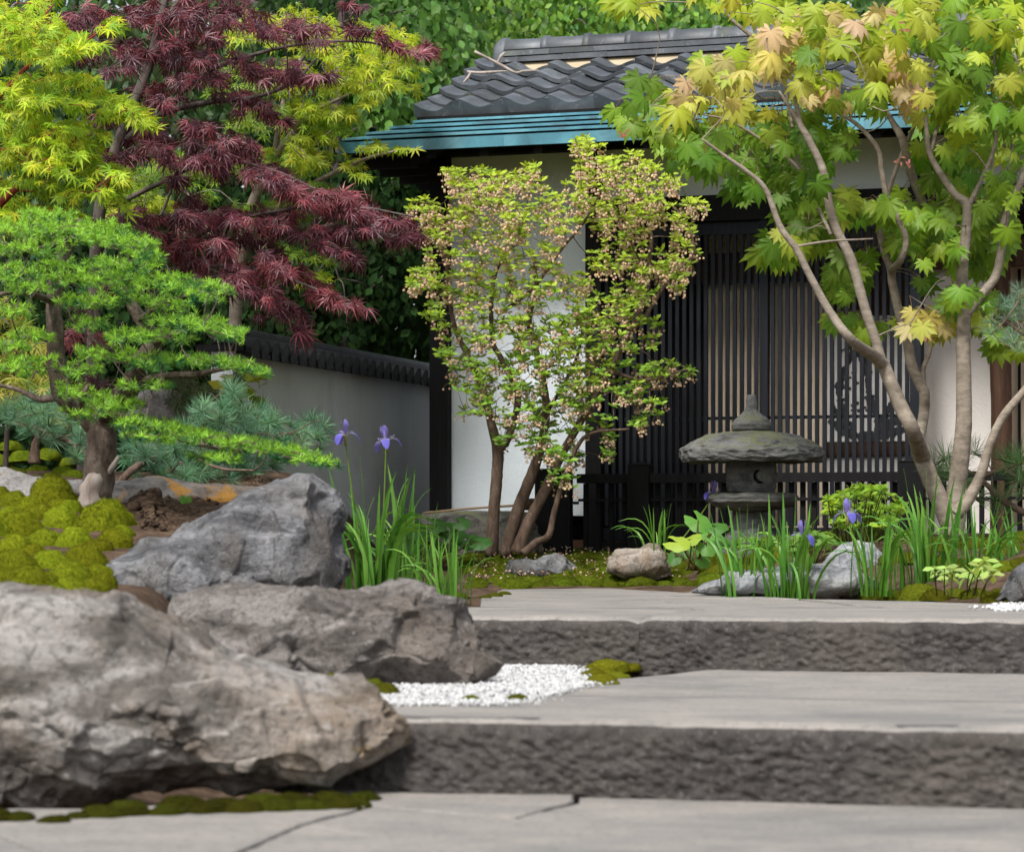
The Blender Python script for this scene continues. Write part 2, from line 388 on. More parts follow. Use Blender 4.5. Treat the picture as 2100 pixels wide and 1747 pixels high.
near = (np.abs(pp[:, 0]) < 6) & (pp[:, 1] > 0) & (pp[:, 1] < 24)
pp[near, 2] += .018*fbm(pp[near]*np.array([3., 3., 0])+5, 4)*sstep(-.3, 0, pp[near, 2])
nx_, ny_ = len(ax), len(ay); i = np.arange(ny_-1)[:, None]*nx_; j = np.arange(nx_-1)[None]
g = Geo(); g.add(pp, np.stack([i+j, i+j+1, i+nx_+j+1, i+nx_+j], -1).reshape(-1, 4))
tag(link('ground', g.mesh('ground', M['soil'])), kind='structure')

# ------------------------------------------------------------------ stone steps and paving
def swept_slab(p, d0, d1, depth, z, th, seed, rough=.012, mats=None):
    """long slab: split front face, worn rounded edge; p + es*t for t in d0..d1 is its front edge"""
    nL = int(max(60, (d1-d0)*170)); T = np.linspace(d0, d1, nL)
    r = .032
    prof = [(depth, -th)]+[(depth, 0.0)]+[(depth*(1-k), 0.0) for k in np.linspace(.05, .97, 16)]
    nt = len(prof)
    prof += [(r*(1-math.sin(a)), -r*(1-math.cos(a))) for a in np.linspace(.15, math.pi/2, 5)]
    prof += [(0.0, -r-(th-r)*k) for k in np.linspace(.05, 1, 34)]
    prof = np.array(prof); m = len(prof)
    tt, qq = np.meshgrid(T, np.arange(m), indexing='ij'); dep, zz = prof[qq, 0], prof[qq, 1]
    X = p[0]+es[0]*tt+ns[0]*dep; Y = p[1]+es[1]*tt+ns[1]*dep; Z = z+zz
    V = np.stack([X, Y, Z], -1).reshape(-1, 3)
    face = (prof[qq, 0] < r*1.1).reshape(-1)*1.0; low = np.clip(-zz.reshape(-1)/.04, 0, 1)
    nn = fbm(V*np.array([52, 52, 60])+seed, 4, g=.6)*rough*.5+fbm(V*np.array([6, 6, 7])+seed, 3)*rough*.7
    wav = fbm(np.stack([tt.reshape(-1)*1.1, np.zeros(V.shape[0]), np.full(V.shape[0], seed)], 1), 3)*.02
    push = face*(nn*(.35+.65*low)+wav)
    V[:, 0] -= ns[0]*push; V[:, 1] -= ns[1]*push
    top = (np.abs(zz.reshape(-1)) < 1e-6)
    V[top, 2] += .0025*fbm(V[top]*np.array([2.2, 5, 0])+seed, 4)
    V[:, 2] += face*(1-low)*.004*fbm(V*np.array([12, 12, 0])+seed, 3)
    # ends
    e = np.abs(tt.reshape(-1)-np.where(tt.reshape(-1) < (d0+d1)/2, d0, d1)); V[:, 2] -= .012*np.exp(-(e/.02)**2)*(1-face*low)
    i = np.arange(nL-1)[:, None]*m; j = np.arange(m-1)[None]
    Fq = np.stack([i+j, i+j+1, i+m+j+1, i+m+j], -1).reshape(-1, 4)
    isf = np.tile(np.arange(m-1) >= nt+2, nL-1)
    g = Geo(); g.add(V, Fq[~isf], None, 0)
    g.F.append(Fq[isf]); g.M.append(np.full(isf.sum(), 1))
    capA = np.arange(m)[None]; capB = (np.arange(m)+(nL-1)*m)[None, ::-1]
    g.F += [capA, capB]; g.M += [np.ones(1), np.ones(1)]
    return g
steps = tag(link('steps', None, None, (0, 0, 0)), kind='structure')
def step_at(p, px):   # parameter along a step edge where it crosses the picture column px (plain geometry of the line)
    k = (px-1050)/FPX; return (k*p[1]-p[0])/(es[0]-k*es[1])
j3 = step_at(P3, 1310)
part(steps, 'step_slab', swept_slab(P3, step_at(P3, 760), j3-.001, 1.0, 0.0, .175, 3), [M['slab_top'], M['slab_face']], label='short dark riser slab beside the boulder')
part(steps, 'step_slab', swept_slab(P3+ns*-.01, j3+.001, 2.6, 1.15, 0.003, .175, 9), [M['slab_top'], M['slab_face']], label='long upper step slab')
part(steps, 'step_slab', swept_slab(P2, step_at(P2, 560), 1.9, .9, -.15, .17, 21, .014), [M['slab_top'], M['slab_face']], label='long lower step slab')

paving = tag(link('pavement', None, None, (0, 0, 0)), kind='structure')
def ring_px(pts, z): return [((px-1050)*(HC-z)/(py-1100), FPX*(HC-z)/(py-1100)) for px, py in pts]
def flagstone(poly, z, th, tilt=0.0, seed=0, parent=paving, mat='slab_top', inset=.002):
    """irregular flat stone with a worn edge"""
    q = np.array(poly, float); c = q.mean(0)
    pts = []
    for a, b in zip(q, np.roll(q, -1, 0)):
        L = np.linalg.norm(b-a); k = max(2, int(L/.05))
        for t in np.linspace(0, 1, k, endpoint=False): pts.append(a+(b-a)*t)
    pts = np.array(pts); wob = fbm(np.c_[pts*6, np.full(len(pts), seed)], 3)*.011
    dirn = unit(c-pts); pts = pts+dirn*(inset+np.abs(wob))[:, None]
    area = 0.5*np.sum(pts[:, 0]*np.roll(pts[:, 1], -1)-np.roll(pts[:, 0], -1)*pts[:, 1])
    if area < 0: pts = pts[::-1]; dirn = dirn[::-1]
    dirn = unit(c-pts); m = len(pts)
    rings = [(0.0, -th), (0.0, -.010), (.002, -.003), (.006, 0.0)]
    V = np.concatenate([np.c_[pts+dirn*a, np.full(m, z+b)] for a, b in rings]+[np.r_[c, z][None]])
    tz = (V[:, 0]-c[0])*tilt+.003*fbm(V*np.array([3, 3, 0])+seed, 3); V[:, 2] += tz
    i = np.arange(len(rings)-1)[:, None]*m; j = np.arange(m)[None]
    Fq = np.stack([i+j, i+(j+1) % m, i+m+(j+1) % m, i+m+j], -1).reshape(-1, 4)
    b = (len(rings)-1)*m; Ft = np.stack([b+np.arange(m), b+(np.arange(m)+1) % m, np.full(m, len(V)-1)], -1)
    g = Geo(); g.add(V, [Fq, Ft]); return part(parent, 'flagstone', g, M[mat], smooth=False)
# upper landing behind the step slabs
R0 = lambda *p: ring_px(p, 0.0)
def edge(px, back, p=P3):
    t = step_at(p, px); return tuple(p+es*t+ns*back)
flagstone([edge(800, 1.0), edge(1300, 1.0), (ring_px([(1330, 1222)], 0)[0]), (ring_px([(985, 1226)], 0)[0])], -.002, .06, 0, 1)
flagstone([edge(1300, 1.0), edge(1310, 1.16), edge(1740, 1.16), ring_px([(1640, 1228)], 0)[0], ring_px([(1330, 1222)], 0)[0]], -.004, .06, 0, 2)
flagstone([edge(1740, 1.16), edge(2330, 1.16), ring_px([(2190, 1243)], 0)[0], ring_px([(2040, 1238)], 0)[0], ring_px([(1640, 1228)], 0)[0]], .001, .06, 0, 3)
flagstone(R0((985, 1226), (1330, 1222), (1420, 1213), (1250, 1203), (1030, 1205)), -.006, .06, 0, 4)
flagstone(R0((1330, 1222), (1640, 1228), (1500, 1217), (1420, 1213)), -.001, .06, 0, 5)
# middle tread behind the lower slab
R1 = lambda *p: ring_px(p, -.15)
flagstone([edge(800, .9, P2), edge(2500, .9, P2), edge(2400, 2.5, P2), edge(1120, 2.5, P2), ring_px([(1150, 1400)], -.15)[0]], -.152, .06, 0, 6)
# lower paving in front
z1 = -.312
L1 = lambda *p: ring_px(p, z1)
flagstone(L1((-500, 1665), (150, 1655), (640, 1640), (760, 1652), (620, 1688), (470, 1756), (110, 1756), (-20, 1708)), z1, .08, 0, 11)
flagstone(L1((-500, 1665), (-20, 1708), (110, 1756), (150, 1900), (-700, 1900)), z1-.002, .08, 0, 12)
flagstone(L1((640, 1612), (1190, 1612), (1185, 1642), (1060, 1678), (900, 1664), (760, 1652), (640, 1640)), z1+.002, .08, 0, 13)
flagstone(L1((760, 1652), (900, 1664), (1060, 1678), (1185, 1642), (1190, 1612), (2600, 1615), (2600, 1762), (930, 1744), (620, 1688)), z1-.002, .08, 0, 14)
flagstone(L1((470, 1756), (620, 1688), (930, 1744), (2600, 1762), (2600, 1900), (150, 1900), (110, 1756)), z1, .08, 0, 16)

# ------------------------------------------------------------------ boulders
def boulder(top, bot, s, depth, amp=.05, seed=0, lean=0.0, nx=150, na=90, sq=2.4, fold=.6, off=0.0, warp=(1, 1, 1.8), strata=.28, chis=60, cmax=.022):
    top = np.array(top, float); bot = np.array(bot, float)
    x0, x1 = top[0, 0], top[-1, 0]
    u = (1-np.cos(np.linspace(0.03, math.pi-.03, nx)))/2; px = x0+(x1-x0)*u
    zt = HC-(np.interp(px, top[:, 0], top[:, 1])-1100)*s; zb = HC-(np.interp(px, bot[:, 0], bot[:, 1])-1100)*s
    zb = np.minimum(zb, zt-.004); X = (px-1050)*s
    zc, hz = (zt+zb)/2, (zt-zb)/2
    dd = depth*(1-np.abs(2*u-1)**3.2)**.55
    th = np.linspace(0, 2*math.pi, na, endpoint=False); c, sn = np.cos(th), np.sin(th)
    c = np.sign(c)*np.abs(c)**(2/sq); sn = np.sign(sn)*np.abs(sn)**(2/sq)
    V = np.stack([np.repeat(X[:, None], na, 1), FPX*s+off+dd[:, None]*c[None]+lean*(hz[:, None]*sn[None]), zc[:, None]+hz[:, None]*sn[None]], -1)
    N = np.stack([np.repeat(((2*u-1)**3*.8)[:, None], na, 1), np.repeat(c[None], nx, 0), np.repeat(sn[None], nx, 0)], -1)
    V = V.reshape(-1, 3); N = unit(N.reshape(-1, 3))
    w = np.array(warp); q = V*w/.32+seed
    d = fbm(q*.8, 3, g=.45)*.8+(fbm(q*.75+9, 4, g=.42, ridged=True)-.3)*fold*.8+fbm(q*np.array([2.5, 2.5, 4]), 3)*.10
    # facets: broad flat breaks
    fq = fbm(q*.55+31, 2); d = d+np.round(fq*3)/3*.35
    st_ = q@np.array([[.30, .1, .95]]).T[:, 0]*2.6+fbm(q*.7+3, 3)*2.2; saw = (st_-np.floor(st_)); d = d+strata*(saw**2-.4)*(.5+.5*sstep(-.2, .5, fbm(q*.5+77, 2)))+fbm(q*6, 4, g=.55)*.055
    crk = np.abs(fbm(q*.9+51, 4)); d = d-.8*strata*np.exp(-(crk/.06)**2)
    V = V+N*(d*amp)[:, None]
    # broken faces: planes that shear off what stands proud of them
    r_ = np.random.default_rng(seed+1); size = (X[-1]-X[0])
    for k in range(chis):
        p_ = r_.integers(0, len(V)); a_ = V[p_]; n_ = unit(N[p_]+r_.normal(size=3)*.34)
        rad = min(.30, size*r_.uniform(.05, .17)); dl = rad*r_.uniform(.01, .07)
        dv = V-a_; over = dv@n_+dl; dist = np.linalg.norm(dv, axis=1)
        V = V-n_*(np.clip(over, 0, cmax)*sstep(rad*1.05, rad*.9, dist)*.9)[:, None]
    fine = fbm(V/.035+seed, 4, g=.6)*.0016+fbm(V/.12+seed, 3)*.004; V = V+N*fine[:, None]
    i = np.arange(nx-1)[:, None]*na; j = np.arange(na)[None]
    Fq = np.stack([i+j, i+(j+1) % na, i+na+(j+1) % na, i+na+j], -1).reshape(-1, 4)[:, ::-1]
    V = np.vstack([V, V[:na].mean(0), V[-na:].mean(0)]); m = len(V); a = np.arange(na)
    g = Geo(); g.add(V, [Fq, np.stack([a, (a+1) % na, np.full(na, m-2)], -1), np.stack([(nx-1)*na+(a+1) % na, (nx-1)*na+a, np.full(na, m-1)], -1)])
    return g
def base_of(g): V = np.concatenate(g.V); return ((V[:, 0].min()+V[:, 0].max())/2, V[:, 1].mean(), V[:, 2].min())
def boulder_thing(mat, label, *a, **k):
    g = boulder(*a, **k); return single('boulder', g, M[mat], label, 'boulder', base_of(g), group='garden boulders')
boulder_thing('rock_tan', 'huge tan grey boulder with layered folds lying on the paving in front',
    [(-330, 1420), (-260, 1240), (-120, 1200), (0, 1199), (75, 1203), (185, 1218), (235, 1224), (280, 1250), (350, 1277), (450, 1346), (550, 1376), (650, 1400), (740, 1408), (800, 1432), (850, 1462), (885, 1500), (900, 1540)],
    [(-330, 1500), (-260, 1640), (0, 1655), (120, 1668), (300, 1650), (410, 1622), (475, 1640), (500, 1626), (625, 1620), (700, 1618), (800, 1614), (870, 1580), (900, 1546)], .00104, .30, .026, 3, .15, 480, 240, fold=.7, off=.12, strata=.75, chis=120)
boulder_thing('rock_brown', 'long brown grey boulder with a flat top beside the white gravel',
    [(250, 1330), (305, 1244), (340, 1222), (400, 1210), (550, 1203), (700, 1198), (850, 1193), (878, 1198), (938, 1224), (968, 1266), (995, 1310), (1032, 1348), (1046, 1385)],
    [(250, 1400), (305, 1430), (500, 1435), (800, 1430), (850, 1425), (990, 1414), (1032, 1408), (1046, 1388)], .00128, .20, .026, 40, .25, 400, 210, fold=.8, sq=3.4, warp=(1.5, 1.5, 1.7), off=.06, strata=.5, chis=130)
boulder_thing('rock_grey', 'tall smooth blue grey boulder with a peak behind the long boulder',
    [(180, 1230), (186, 1205), (200, 1175), (220, 1137), (260, 1112), (300, 1102), (350, 1097), (380, 1077), (450, 1043), (500, 1003), (550, 985), (600, 973), (632, 972), (658, 990), (684, 1002), (702, 1040), (711, 1125), (713, 1190)],
    [(180, 1240), (220, 1270), (400, 1290), (600, 1290), (690, 1270), (713, 1240)], .00150, .28, .028, 77, .2, 340, 200, fold=.8, strata=.5, chis=90, sq=2.8, warp=(1, 1, 1.2), off=.1)
boulder_thing('rock_lichen', 'low pale boulder with orange lichen behind the larch trunk',
    [(-160, 1000), (-60, 960), (0, 957), (36, 969), (100, 981), (173, 978), (245, 981), (324, 976), (360, 985), (414, 995), (468, 992), (520, 998), (600, 1020), (640, 1060)],
    [(-160, 1060), (0, 1085), (300, 1090), (520, 1090), (640, 1080)], .00198, .22, .020, 120, .1, 200, 80, off=.1)
boulder_thing('rock_lichen', 'pale pointed boulder behind the larch branches',
    [(255, 850), (277, 826), (288, 800), (317, 791), (346, 800), (378, 820), (393, 848), (405, 900)], [(255, 900), (330, 960), (405, 920)], .0025, .16, .02, 140, 0, 90, 60)
boulder_thing('rock_grey', 'small pale grey stone in the moss before the flowering shrub',
    [(1034, 1165), (1042, 1146), (1075, 1142), (1095, 1148), (1115, 1138), (1140, 1137), (1170, 1147), (1184, 1160), (1187, 1176)], [(1034, 1178), (1060, 1192), (1150, 1192), (1187, 1184)], .00245, .12, .016, 160, 0, 90, 60, warp=(2, 2, 2))
boulder_thing('rock_rust', 'rounded brown stone in the moss beside the fence post',
    [(1240, 1165), (1247, 1140), (1262, 1126), (1285, 1123), (1312, 1124), (1330, 1112), (1348, 1113), (1362, 1128), (1376, 1165)], [(1240, 1176), (1280, 1190), (1340, 1190), (1376, 1178)], .0024, .15, .012, 170, 0, 90, 60, warp=(2, 2, 2))
boulder_thing('rock_blue', 'low flat blue grey rock at the edge of the landing',
    [(1475, 1200), (1500, 1178), (1560, 1172), (1600, 1165), (1640, 1156), (1700, 1158), (1745, 1163), (1775, 1178), (1830, 1200)], [(1475, 1218), (1560, 1228), (1700, 1232), (1830, 1222)], .00195, .2, .016, 190, -.2, 120, 60, off=.15)
boulder_thing('rock_blue', 'small grey stone at the edge of the landing beside the flat rock',
    [(1418, 1210), (1440, 1198), (1470, 1189), (1500, 1186), (1530, 1200), (1545, 1215)], [(1418, 1217), (1480, 1226), (1545, 1224)], .00200, .1, .010, 210, 0, 70, 50)
boulder_thing('rock_blue', 'grey boulder hidden behind the irises below the maple trunk',
    [(1670, 1185), (1700, 1140), (1730, 1115), (1760, 1108), (1790, 1115), (1812, 1140), (1820, 1185)], [(1670, 1200), (1740, 1220), (1820, 1205)], .00212, .14, .016, 230, 0, 90, 60)
boulder_thing('rock_grey', 'grey boulder cut by the picture edge beside the pale seedlings',
    [(2040, 1225), (2060, 1205), (2085, 1165), (2110, 1150), (2160, 1145), (2220, 1170), (2250, 1230)], [(2040, 1232), (2120, 1250), (2250, 1245)], .00178, .14, .012, 250, 0, 90, 60)

# soil clods and chips below the lichen boulder
g = Geo()
for k in range(900):
    a = rng.beta(2, 2); px = 255+a*190+U(-10, 10); py = 1020+U(0, 1)*75
    if px < 290 and py > 1050: continue
    s = hit(px, py, .0015, .0023); p = P(px, py, s); r = U(.006, .022)*(1.4 if 260 < px < 350 and py < 1060 else .8)
    V, Fq = lathe([(0, -r*.6), (r*.8, -r*.3), (r, 0), (r*.6, r*.5), (0, r*.65)], 6)
    V = V*U(.7, 1.3, 3)+U(-.2, .2, (len(V), 3))*r+p
    if 265 < px < 352: V[:, 2] += .05*math.exp(-((px-308)/28)**2)*U(0, 1)
    g.add(V, Fq)
tag(single('soil_clods', g, M['soil'], 'reddish brown crumbly soil between the moss and the boulders', 'soil', (-1.3, 10, .3)), kind='stuff')

# ------------------------------------------------------------------ white gravel on the middle tread
def in_poly(x, y, poly):
    poly = np.asarray(poly); c = np.zeros(len(x), bool); j = len(poly)-1
    for i in range(len(poly)):
        a, b = poly[i], poly[j]
        c ^= ((a[1] > y) != (b[1] > y)) & (x < (b[0]-a[0])*(y-a[1])/(b[1]-a[1]+1e-12)+a[0]); j = i
    return c
def gravel(poly_px, z, n, r0, r1, T, name='gravel'):
    poly = np.array(ring_px(poly_px, z)); lo, hi = poly.min(0), poly.max(0)
    q = rng.uniform(lo, hi, (n*6, 2)); q = np.vstack([q[in_poly(q[:, 0], q[:, 1], poly)][:n], (lambda e: e+rng.normal(size=e.shape)*.035)(poly[rng.integers(0, len(poly), n//60)]+(np.roll(poly, -1, 0)-poly)[rng.integers(0, len(poly), n//60)]*0), (lambda k, t_: poly[k]*(1-t_)+np.roll(poly, -1, 0)[k]*t_+rng.normal(size=(n//25, 2))*.022)(rng.integers(0, len(poly), n//25), U(0, 1, (n//25, 1)))])
    Vt, Ft = lathe([(0, -.8), (.85, -.4), (1, .1), (.6, .7), (0, .85)], 6)
    pos = np.c_[q, np.full(len(q), z)+U(0, .006, len(q))]
    R = frames(rng.normal(size=(len(q), 3)), rng.normal(size=(len(q), 3)))
    R = R*np.stack([U(.7, 1.3, len(q)) for _ in range(3)], -1)[:, None, :]
    v = np.where(U(0, 1, len(q)) < .12, U(.10, .30, len(q)), U(.32, .62, len(q))); col = v[:, None]*np.array([1, .995, .98])
    g = Geo(); merged(g, (Vt, Ft), pos, R, U(r0, r1, len(q)), col)
    # bed under the stones
    c = poly.mean(0); V = np.c_[np.vstack([poly, c]), np.full(len(poly)+1, z-.003)]
    a = np.arange(len(poly)); g.add(V, np.stack([a, (a+1) % len(poly), np.full(len(poly), len(poly))], -1), (.32, .32, .31)); return g
g = gravel([(640, 1430), (800, 1446), (1000, 1446), (1085, 1440), (1218, 1402), (1190, 1375), (1150, 1352), (1030, 1345), (900, 1365), (660, 1400)], -.149, 17000, .0022, .0042, None)
tag(single('gravel', g, M['gravel'], 'bright white gravel between the long boulder and the step', 'gravel', (0, 7.2, -.15)), kind='stuff')
g = gravel([(2020, 1247), (2040, 1240), (2110, 1238), (2140, 1250), (2060, 1254)], .004, 500, .004, .007, None)
tag(single('gravel', g, M['gravel'], 'small patch of white gravel on the upper landing', 'gravel', (1.7, 9.4, 0)), kind='stuff')

# ------------------------------------------------------------------ tea house
HA = math.radians(18); HO = np.array([-.413, 15.96]); hc, hsn = math.cos(HA), math.sin(HA)
house = thing('tea_house', 'black timber tea house with white plaster walls and dark tiled roof', 'house', (HO[0], HO[1], 0)); house.rotation_euler = (0, 0, -HA)
def h2w(u, v, w): return np.array([HO[0]+u*hc+v*hsn, HO[1]-u*hsn+v*hc, w])
def fu(px, v=0.0):
    k = (px-1050)/FPX; return (k*(HO[1]+v*hc)-HO[0]-v*hsn)/(hc+k*hsn)
def hpart(name, g, mat, parent=None, smooth=False, label=None):
    o = link(name, g.mesh(name, mat, (0, 0, 0), smooth), parent or house); return tag(o, label)
def hbox(name, u0, u1, v0, v1, w0, w1, mat, parent=None, label=None):
    return hpart(name, Geo().box((u0, v0, w0), (u1, v1, w1)), M[mat], parent, label=label)
U1, U2, U3 = fu(1221), fu(1568), fu(1880)
hbox('wall_panel', .05, U1-.05, .02, .10, .36, 2.452, 'plaster')
for k, (u, w) in enumerate(((0, .056), (U1, .046), (U3, .030))): hbox('post', u-w, u+w, -.05, .07, .06, 2.452, 'black_wood' if k < 2 else 'slat_wood')
hbox('frieze', U1+.05, 5.2, .0, .08, 2.17, 2.452, 'plaster')
hbox('lintel', U1+.047, 5.2, -.045, .10, 2.02, 2.166, 'black_wood')
hbox('wall_plate', -.30, 5.2, -.06, .12, 2.455, 2.53, 'black_wood')
hbox('sill_beam', U1+.047, U3-.031, -.04, .08, .10, .21, 'black_wood')
# side wall and interior
hbox('side_wall', -.03, .05, .09, 1.70, .30, 2.60, 'plaster_grey')
hbox('interior_wall', fu(1452, .24), U3-.02, .24, .30, .15, 2.44, 'clay', label='tan clay wall inside the room')
hbox('interior_wall', .06, fu(1452, .24)-.004, .22, .30, .15, 2.44, 'black_wood', label='dark wooden wall inside the room')
hbox('room_floor', .06, 6.5, .09, .218, .17, .22, 'brown_wood')
hbox('room_ceiling', .06, 6.5, .13, .218, 2.45, 2.50, 'brown_wood')
hbox('room_beam', U1+.05, U3-.05, .17, .218, 1.70, 1.86, 'brown_wood')
# lattice doors
slat_me = Geo().box((-.0112, -.009, 0), (.0112, .009, 1.60)).mesh('slat', M['slat_wood'], smooth=False)
for k, (a, b) in enumerate(((U1+.048, U2-.026), (U2+.026, U3-.032))):
    door = hbox('lattice_door', a, b, -.012, .012, 1.945, 2.015, 'slat_wood', label=('lattice door beside the white wall', 'lattice door before the ink painting')[k])
    hbox('rail', a, b, -.008, .026, .215, .29, 'slat_wood', door); hbox('rail', a, b, .015, .030, 1.668, 1.690, 'slat_wood', door)
    hbox('rail', a, b, .016, .029, .90, .918, 'slat_wood', door)
    n = int(round((b-a)/.0418))
    for i in range(n):
        o = link('slat', slat_me, door); o.location = (a+(i+.5)*(b-a)/n, 0, .30); o.scale = (1, 1, (1.944-.30)/1.60)
hbox('mullion', U2-.024, U2+.024, -.03, .03, .21, 2.018, 'slat_wood')
# open bay: plaster screen wall, round post, beam, warm panel
v = .34
hbox('screen_wall', fu(1888, v), fu(2052, v), v, v+.06, .15, 1.93, 'plaster_warm')
hbox('upper_panel', U3+.04, 6.0, .40, .46, 1.905, 2.45, 'brown_wood')
hbox('bay_beam', fu(1900, .30), 5.0, .26, .33, 1.745, 1.90, 'brown_wood')
gp = Geo(); vv = .22; up = fu(2052, vv); gp.add(*tube([(up, vv, .1), (up+.006, vv, .8), (up-.004, vv, 1.4), (up, vv, 1.97)], [.062, .058, .060, .056], 26, 16, .06))
hpart('round_post', gp, M['brown_wood'], smooth=True)
hbox('warm_panel', fu(2066, .5), 6.0, .50, .55, .30, 2.3, 'clay', label='warm ochre panel behind the round post')
for px in (2088, 2106, 2124): hbox('panel_bar', fu(px, .46), fu(px+5, .46), .45, .475, .25, 1.744, 'black_wood')
# roof
TP = .414; PIT = math.atan(TP); EV, EW = -.65, 2.465
def rw(v): return EW+(v-EV)*TP
RV = .92; UE = 4.6; UL = -.37
roof = Geo()
dn = .05
Vr = [(UL, EV, EW-.012), (UE, EV, EW-.012), (UE, RV, rw(RV)-.012), (UL+1.15, UL+1.15-UL+EV, rw(EV+1.15)-.012), (.02, RV, rw(RV)-.012)]
# front deck (hip corner cut at 45 degrees), back slope, underside
hv = EV+.40
A = [(UL, EV), (UE, EV), (UE, RV), (.02, RV), (.02, hv)]
V = [(u, v_, rw(v_)-.014) for u, v_ in A]+[(u, v_, rw(v_)-.055) for u, v_ in A]
roof.add(V, [np.array([(0, 1, 2, 3, 4)]), np.array([(9, 8, 7, 6, 5)]), np.array([(0, 5, 6, 1), (1, 6, 7, 2), (2, 7, 8, 3), (3, 8, 9, 4), (4, 9, 5, 0)])])
BV = 2*RV-EV
V = [(.02, RV+.002, rw(RV)-.014), (UE, RV+.002, rw(RV)-.014), (UE, BV, EW-.014), (UL, BV, EW-.014), (.02, RV+.002, rw(RV)-.055), (UE, RV+.002, rw(RV)-.055), (UE, BV, EW-.055), (UL, BV, EW-.055)]
roof.add(V, np.array([(0, 1, 2, 3), (7, 6, 5, 4), (3, 2, 6, 7), (0, 3, 7, 4)]))
V = [(UL, EV+.003, EW-.014), (.018, hv+.003, rw(hv)-.014), (.018, BV-.40, rw(hv)-.014), (UL, BV, EW-.014), (UL, EV+.003, EW-.055), (.018, hv+.003, rw(hv)-.055), (.018, BV-.4, rw(hv)-.055), (UL, BV, EW-.055)]
roof.add(V, np.array([(3, 2, 1, 0), (4, 5, 6, 7), (0, 4, 7, 3)]))
V = [(.02, hv, rw(hv)-.055), (.02, RV, rw(RV)-.055), (.02, BV-.4, rw(hv)-.055)]; roof.add(V, np.array([(0, 2, 1)]))
roof_o = hpart('roof', roof, M['black_wood'])
# copper shingles in four courses, and the fascia
def copper_piece(name, u0, u1, v0, v1, z0, z1, th=.006, cut=False, parent=None):
    V = [(u0, v0, z0), (u1, v0, z0), (u1, v1, z1), (u0+((v1-v0) if cut else 0), v1, z1)]; V += [(a, b, c-th-.006*(k < 2)) for k, (a, b, c) in enumerate(V)]
    g = Geo().add(V, np.array([(0, 1, 2, 3), (7, 6, 5, 4), (0, 4, 5, 1), (1, 5, 6, 2), (2, 6, 7, 3), (3, 7, 4, 0)]))
    return hpart(name, g, M['copper'], parent or roof_o)
nc, cd = 4, .105
for k in range(nc+1):
    v0 = EV+k*cd; v1 = v0+cd+.02; uL = UL+k*cd; u = uL; first = True; nxt = .28+.22*((k*37) % 5)/4
    while u < UE:
        L = nxt if first else .54+U(-.03, .03)
        dz = U(0, .0015)
        copper_piece('copper_shingle', u+.0008, min(UE, u+L), v0, v1, rw(v0)+.026+dz, rw(v1)-.001+dz, cut=first); u += L; first = False
u = UL
while u < UE:
    L = .5+U(-.02, .02)
    hbox('fascia', u+.0006, min(UE, u+L), EV-.006, EV+.010, EW-.060, EW+.002, 'copper', roof_o); u += L
hbox('fascia', UL-.012, UL-.001, EV-.006, BV, EW-.062, EW+.006, 'copper', roof_o)
# side copper courses seen from the left
for k in range(4):
    a = UL+k*cd; b = a+cd+.02
    V = [(a, EV+k*cd, EW+k*cd*TP+.011), (b, EV+(k+1)*cd+.02, EW+(k+1)*cd*TP+.004), (b, BV-.4, EW+(k+1)*cd*TP+.004), (a, BV-.3, EW+k*cd*TP+.011)]
    V += [(x, y, z-.008) for x, y, z in V]
    hpart('copper_shingle', Geo().add(V, np.array([(3, 2, 1, 0), (4, 5, 6, 7), (0, 4, 7, 3), (0, 1, 5, 4)])), M['copper'], roof_o)
# rafters
raf = Geo()
for x in (-.027, .027):
    pass
a0, a1 = EV+.055, .0
Vr = [(-.027, a0, rw(a0)-.125), (.027, a0, rw(a0)-.125), (.027, a0, rw(a0)-.058), (-.027, a0, rw(a0)-.058), (-.027, a1, rw(a1)-.125), (.027, a1, rw(a1)-.125), (.027, a1, rw(a1)-.058), (-.027, a1, rw(a1)-.058)]
raf.add(Vr, np.array([(0, 1, 2, 3), (5, 4, 7, 6), (0, 4, 5, 1), (1, 5, 6, 2), (3, 2, 6, 7), (4, 0, 3, 7)]))
raf_me = raf.mesh('rafter', M['black_wood'], smooth=False)
u = fu(883, EV+.05)
while u < UE:
    o = link('rafter', raf_me, roof_o); o.location = (u, 0, 0); u += .315
for k in range(7):   # rafters of the side eave, seen end on under the corner
    vv = EV+.2+k*.33
    hbox('rafter', UL+.03, .0, vv, vv+.055, EW-.125, EW-.060, 'black_wood', roof_o)
